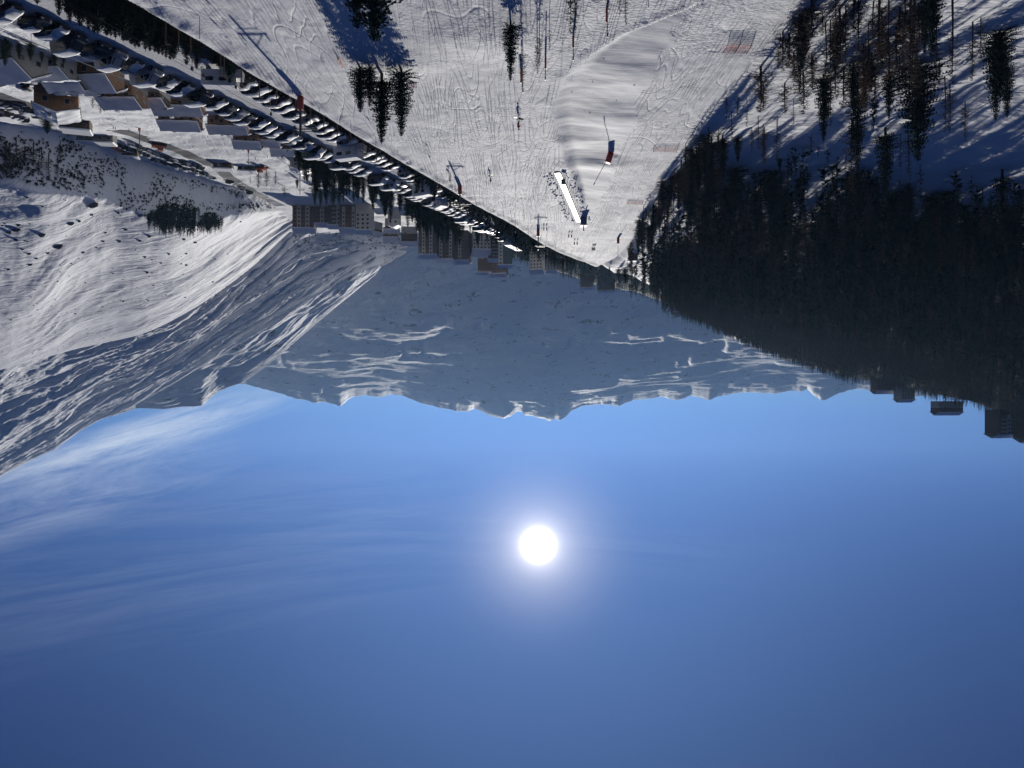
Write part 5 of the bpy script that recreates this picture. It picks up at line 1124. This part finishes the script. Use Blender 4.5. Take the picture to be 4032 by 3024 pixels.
# conveyor lift, glossy in the low sun
c0, c1 = hit(2195, 677), hit(2279, 870)
o = thing('conveyor_lift', 'conveyor carpet lift glaring white in the low sun', 'conveyor lift', c0); n = 40; V = []; side = []
for i in range(n):
    u = i/(n-1); x = c0.x+(c1.x-c0.x)*u; y = c0.y+(c1.y-c0.y)*u; z = gz(x, y); side.append(Vector((x, y, z)))
zs = np.array([p.z for p in side]); zs = np.polyval(np.polyfit(range(n), zs, 3), range(n))+.28
dv = (c1-c0); dv.z = 0; dv.normalize(); sx = Vector((dv.y, -dv.x, 0))
for i in range(n):
    for w, zz in ((-.72, -.5), (-.58, 0), (.58, 0), (.72, -.5)): V.append((side[i].x+sx.x*w-c0.x, side[i].y+sx.y*w-c0.y, zs[i]+zz-c0.z))
link('frame', np_mesh('frame', np.array(V), grid_faces(n, 4), M['plastic'], False), o)
V = [(side[i].x+sx.x*w-c0.x, side[i].y+sx.y*w-c0.y, zs[i]+.03-c0.z) for i in range(n) for w in (-.36, .36)]
link('belt', np_mesh('belt', np.array(V), grid_faces(n, 2), M['belt'], False), o)
for i in range(0, n, 3):
    for w in (-1.25, 1.3):
        b = MB(); q = side[i]+sx*w-c0; b.tube([q-Vector((0, 0, .3)), q+Vector((0, 0, .9))], .04, 4); link('post', b.mesh('post', M['steel']), o)
ribbon('wet_mat', [(2000, 676), (2090, 676), (2180, 676)], .14, M['ice'], 'bright wet mat leading to the conveyor lift', n=24)
ribbon('wet_mat', [(2162, 880), (2210, 878), (2258, 876)], .18, M['ice'], 'bright wet mat at the far end of the conveyor lift', n=24)
# trodden snow lumps beside the conveyor
lp = []
for i in range(210):
    u = random.random(); q = c0.lerp(c1, u)+sx*random.uniform(1.4, 3.2)*(-1 if random.random() < .6 else 1); lp.append(((q.x, q.y, gz(q.x, q.y)), random.uniform(.12, .36)))
clumps('snow_lumps', lp, M['snow'], 'ploughed snow lumps along the conveyor lift', False)
p = hit(2298, 858); o = thing('lift_station', 'blue padded drive station at the far end of the conveyor lift', 'lift station', p)
b = MB(); b.box((0, 0, 1.0), (1.6, 2.4, 2.0), taper=.9); link('housing', b.mesh('housing', M['blue_pad']), o); b = MB(); b.tube([(0, 0, 1.5), (0, 0, 3.6)], .14, 8); link('mast', b.mesh('mast', M['steel']), o)
b = MB(); b.box((0, 0, 2.1), (1.8, 2.6, .2)); link('roof_snow', b.mesh('roof_snow', M['snow']), o)
p = hit(2217, 690); o = thing('control_box', 'small dark control box on legs by the conveyor start', 'control box', p)
b = MB(); b.box((0, 0, 1.4), (.9, .6, 1.1)); link('cabinet', b.mesh('cabinet', M['steel']), o)
for x in (-.3, .3): b = MB(); b.tube([(x, 0, -.3), (x, 0, 1.0)], .05, 5); link('leg', b.mesh('leg', M['steel']), o)
# slalom panels: pairs on thin stakes
for n, (px, py, nm) in enumerate([(2147, 893, 'beside the far drag tower'), (2245, 921, 'first below the conveyor lift'), (2267, 950, 'second below the conveyor lift'), (2337, 972, 'farthest, three panels close together'), (2230, 740, 'alone beside the conveyor')][:4]):
    p = hit(px, py-2); s = p.y/F; o = thing('slalom_gate', 'dark slalom gate panels on stakes, '+nm, 'slalom gate', p, 0, 'slalom gates on the learner slope')
    for x in ((-5.5, 5.5) if n < 3 else (-5, 0, 5)):
        b = MB(); b.box((x*s, 0, 10.5*s), (4.2*s, .06, 12*s)); link('panel', b.mesh('panel', M['panel']), o)
        for e in (-1.8, 1.8): b = MB(); b.tube([((x+e)*s, 0, -.3), ((x+e)*s, 0, 17*s)], .025, 4); link('stake', b.mesh('stake', M['steel']), o)
# wooden hut and chairs at the run's far end
p = hit(2492, 1000); o = thing('lift_hut', 'small wooden lift hut with a shallow snowy roof by the forest corner', 'hut', p, R(8)); s = p.y/F
b = MB(); b.box((0, 0, 12*s-1), (38*s, 26*s, 24*s+2)); link('wall', b.mesh('wall', M['wood_dark']), o)
b = MB(); b.box((0, 0, 25*s), (46*s, 34*s, 1.6*s)); r_ = link('roof', b.mesh('roof', M['roofing']), o); b = MB(); b.box((0, 0, 27.5*s), (44*s, 32*s, 3.5*s), taper=.92); link('roof_snow', b.mesh('roof_snow', M['snow']), r_)
win2(o, (-8*s, -13*s-.02, 14*s), 1.3, 1.0, 0); b = MB(); b.box((9*s, -13*s-.03, 9*s), (7*s, .1, 16*s)); link('door', b.mesh('door', M['wood']), o)
b = MB(); b.box((12*s, -15*s, 4*s), (6*s, 4*s, 12*s)); link('crate', b.mesh('crate', M['wood']), o)
# masts of the lift on the second run
tower(549, 503, 610, 'slim mast with an orange top pad on the second run by the lower lot', 'orange_pad', 1.0, .8, 1.1, .16, False)
tower(1181, 677, 766, 'pale mast with red base pad on blue shaded snow below the residence', 'red_pad', .9, 1.0, 1.4, .2, False)
tower(978, 590, 652, 'small red-padded drag mast on the second run', 'red_pad', 1.1, .7, .9, .12, False)
# log fence beside the steep bank
A, B = hit(222, 507), hit(356, 528); o = thing('log_fence', 'dark log fence on the rim of the steep bank', 'fence', A); AB = B-A
for i in range(15):
    q = AB*(i/14); g = gz(A.x+q.x, A.y+q.y)-A.z; b = MB(); b.tube([(q.x, q.y, g-.4), (q.x, q.y, g+1.25)], .09, 6); link('post', b.mesh('post', M['wood_dark']), o)
for z in (.5, 1.05):
    b = MB(); b.tube([(AB.x*i/14, AB.y*i/14, gz(A.x+AB.x*i/14, A.y+AB.y*i/14)-A.z+z) for i in range(15)], .07, 5); link('rail', b.mesh('rail', M['wood_dark']), o)
# ------------------------------------------------------------------ skiers
M['skin'] = mat('skin', (.50, .32, .24), .6); M['trousers'] = mat('black ski trousers', (.02, .02, .025), .7); M['helmet'] = mat('dark helmet', (.03, .03, .035), .3)
CLOTH = {'red': mat('red ski jacket', (.36, .03, .03), .7), 'black': mat('black ski jacket', (.025, .025, .03), .7), 'blue': mat('blue ski jacket', (.04, .10, .28), .7), 'white': mat('pale ski jacket', (.5, .5, .5), .7)}
def skin_mesh(J, E, root=0):
    me = bpy.data.meshes.new('person_base'); me.from_pydata([j[0] for j in J], E and [tuple(e) for e in E], []); ob = bpy.data.objects.new('person_base', me); COL.objects.link(ob)
    sk = ob.modifiers.new('s', 'SKIN'); ss = ob.modifiers.new('d', 'SUBSURF'); ss.levels = 1; ss.render_levels = 1
    for i, j in enumerate(J): me.skin_vertices[0].data[i].radius = (j[1], j[1]*(j[2] if len(j) > 2 else 1)); me.skin_vertices[0].data[i].use_root = (i == root)
    dg = bpy.context.evaluated_depsgraph_get(); out = bpy.data.meshes.new_from_object(ob.evaluated_get(dg)); bpy.data.objects.remove(ob); return out
def skier_meshes():
    # crouched glide: knees bent, arms forward and out; x forward
    J = [((0, 0, .86), .135, 1.25), ((.03, 0, 1.05), .135, 1.3), ((.10, 0, 1.28), .15, 1.35), ((.13, 0, 1.42), .075), ((.15, 0, 1.53), .075),
         ((.16, 0, 1.66), .095), ((.03, .10, .80), .095), ((.20, .13, .48), .068), ((.02, .14, .12), .055), ((.16, .14, .05), .05),
         ((.03, -.10, .80), .095), ((.20, -.13, .48), .068), ((.02, -.14, .12), .055), ((.16, -.14, .05), .05),
         ((.10, .20, 1.38), .065), ((.12, .33, 1.14), .05), ((.36, .32, 1.05), .04), ((.44, .30, 1.05), .045), ((.10, -.20, 1.38), .065), ((.12, -.33, 1.14), .05), ((.36, -.32, 1.05), .04), ((.44, -.30, 1.05), .045)]
    E = [(0, 1), (1, 2), (2, 3), (3, 4), (4, 5), (0, 6), (6, 7), (7, 8), (8, 9), (0, 10), (10, 11), (11, 12), (12, 13), (2, 14), (14, 15), (15, 16), (16, 17), (2, 18), (18, 19), (19, 20), (20, 21)]
    return skin_mesh(J, E)
BODY = skier_meshes(); BODIES = {}
def body(col):
    if col not in BODIES:
        me = BODY.copy(); me.materials.clear()
        for m in (CLOTH[col], M['trousers'], M['skin']): me.materials.append(m)
        for pl in me.polygons:
            z = pl.center.z; pl.material_index = 2 if z > 1.50 else (0 if z > .84 else 1)
            if .38 < pl.center.x and .9 < z < 1.2: pl.material_index = 1
            pl.use_smooth = True
        BODIES[col] = me
    return BODIES[col]
def uv(c, r, n=10, m=6, zmin=-1):
    b = MB(); vs = []
    for j in range(m+1):
        a = -math.pi/2+math.pi*j/m
        for k in range(n): t = 6.283*k/n; vs.append((c[0]+r[0]*math.cos(a)*math.cos(t), c[1]+r[1]*math.cos(a)*math.sin(t), c[2]+r[2]*max(math.sin(a), zmin)))
    b.add(vs, [(j*n+k, j*n+(k+1) % n, (j+1)*n+(k+1) % n, (j+1)*n+k) for j in range(m) for k in range(n)]); return b
HEL = uv((.15, 0, 1.70), (.135, .115, .12), zmin=-.35).mesh('helmet', M['helmet'], True)
_g = MB(); _g.box((.265, 0, 1.665), (.05, .16, .07)); GOG = _g.mesh('goggles', M['glass'])
_n = MB(); _n.add([(.25, -.015, 1.60), (.25, .015, 1.60), (.275, 0, 1.605), (.255, 0, 1.64)], [(0, 1, 2), (1, 3, 2), (0, 2, 3)]); NOSE = _n.mesh('nose', M['skin'])
_s = MB(); _s.add([(-.75, -.05, 0), (.85, -.05, 0), (.98, -.03, .07), (.98, .03, .07), (.85, .05, 0), (-.75, .05, 0), (-.75, -.05, .025), (.85, -.05, .025), (.98, -.03, .09), (.98, .03, .09), (.85, .05, .025), (-.75, .05, .025)], [(0, 1, 2, 3, 4, 5), (11, 10, 9, 8, 7, 6), (0, 6, 7, 1), (1, 7, 8, 2), (2, 8, 9, 3), (3, 9, 10, 4), (4, 10, 11, 5), (5, 11, 6, 0)]); SKI = _s.mesh('ski', M['helmet'])
_p = MB(); _p.tube([(.44, 0, 1.12), (.30, 0, .55), (.05, 0, .0)], .012, 5); _p.tube([(.10, 0, .10), (.095, 0, .11)], .05, 8); POLE = _p.mesh('ski_pole', M['steel'])
def person(px, py, ty, yaw, col, label, gear=True, grp=None):
    p = hit(px, py); s = (ty-py)*p.y/F/1.80; s = min(max(s, .6), 1.9); o = tag(link('person', body(col), None, p, yaw), label, 'person', grp); o.scale = (s, s, s)
    for n, me in (('helmet', HEL), ('goggles', GOG), ('nose', NOSE)): link(n, me, o)
    if gear:
        rot = Matrix.Rotation(yaw, 4, 'Z')
        for sd in (-1, 1):
            w = 'near' if sd < 0 else 'far'
            k = link('ski', SKI, None, p+(rot @ Vector((.1, sd*.14, .0)))*s, yaw); k.scale = (s, s, s); tag(k, '%s-side ski of %s' % (w, label), 'ski', 'skis of the skiers')
            k = link('ski_pole', POLE, None, p+(rot @ Vector((0, sd*.31, 0)))*s, yaw); k.scale = (s, s, s); tag(k, '%s-hand pole of %s' % (w, label), 'ski pole', 'ski poles of the skiers')
    return o
person(2040, 465, 511, R(140), 'red', 'skier in red jacket gliding alone mid-run')
person(1932, 690, 721, R(60), 'red', 'skier in dark red beyond the lone skier')
person(1772, 690, 719, R(80), 'red', 'skier in red beside the middle drag tower')
gS = 'small people on the second run'
for px, py, ty, c, l in [(446, 496, 507, 'black', 'dark skier riding the tow, first of a pair on the second run'), (454, 497, 507, 'black', 'dark skier riding the tow, second of a pair on the second run'), (508, 505, 514, 'blue', 'small skier alone on the second run near the orange-topped mast'), (893, 591, 602, 'black', 'tiny skier on the second run before the cleared road'), (1004, 616, 629, 'black', 'tiny skier near the small red-padded mast'), (1053, 612, 622, 'black', 'tiny skier below the brown chalets on the second run'), (267, 527, 536, 'black', 'dark walker by the log fence, first of two'), (273, 527, 537, 'black', 'dark walker by the log fence, second of two')]:
    person(px, py, ty, random.uniform(0, 6), c, l, False, gS)
# dry stems and stones breaking the snow between the two runs
st = []
for i in range(34):
    px = random.uniform(2230, 2560); py = random.uniform(180, 860); p = hit(px, py); st.append((p, random.uniform(.12, .3)))
clumps('dry_stems', st, M['shrub'], 'dry stems and stones breaking the untouched snow between the runs')
hb = []
for i in range(560):
    y = random.uniform(80, 300); x = float(edge_x(y))+random.uniform(2.0, 9.0); hb.append(((x, y, gz(x, y)), random.uniform(.5, 1.25)))
M['brush'] = mat('reddish brown brush', (.06, .032, .027), .95, spec=.1, var=(.5, .4))
clumps('brushwood', hb, M['brush'], 'reddish brown bare brushwood between the ski run edge and the cars')
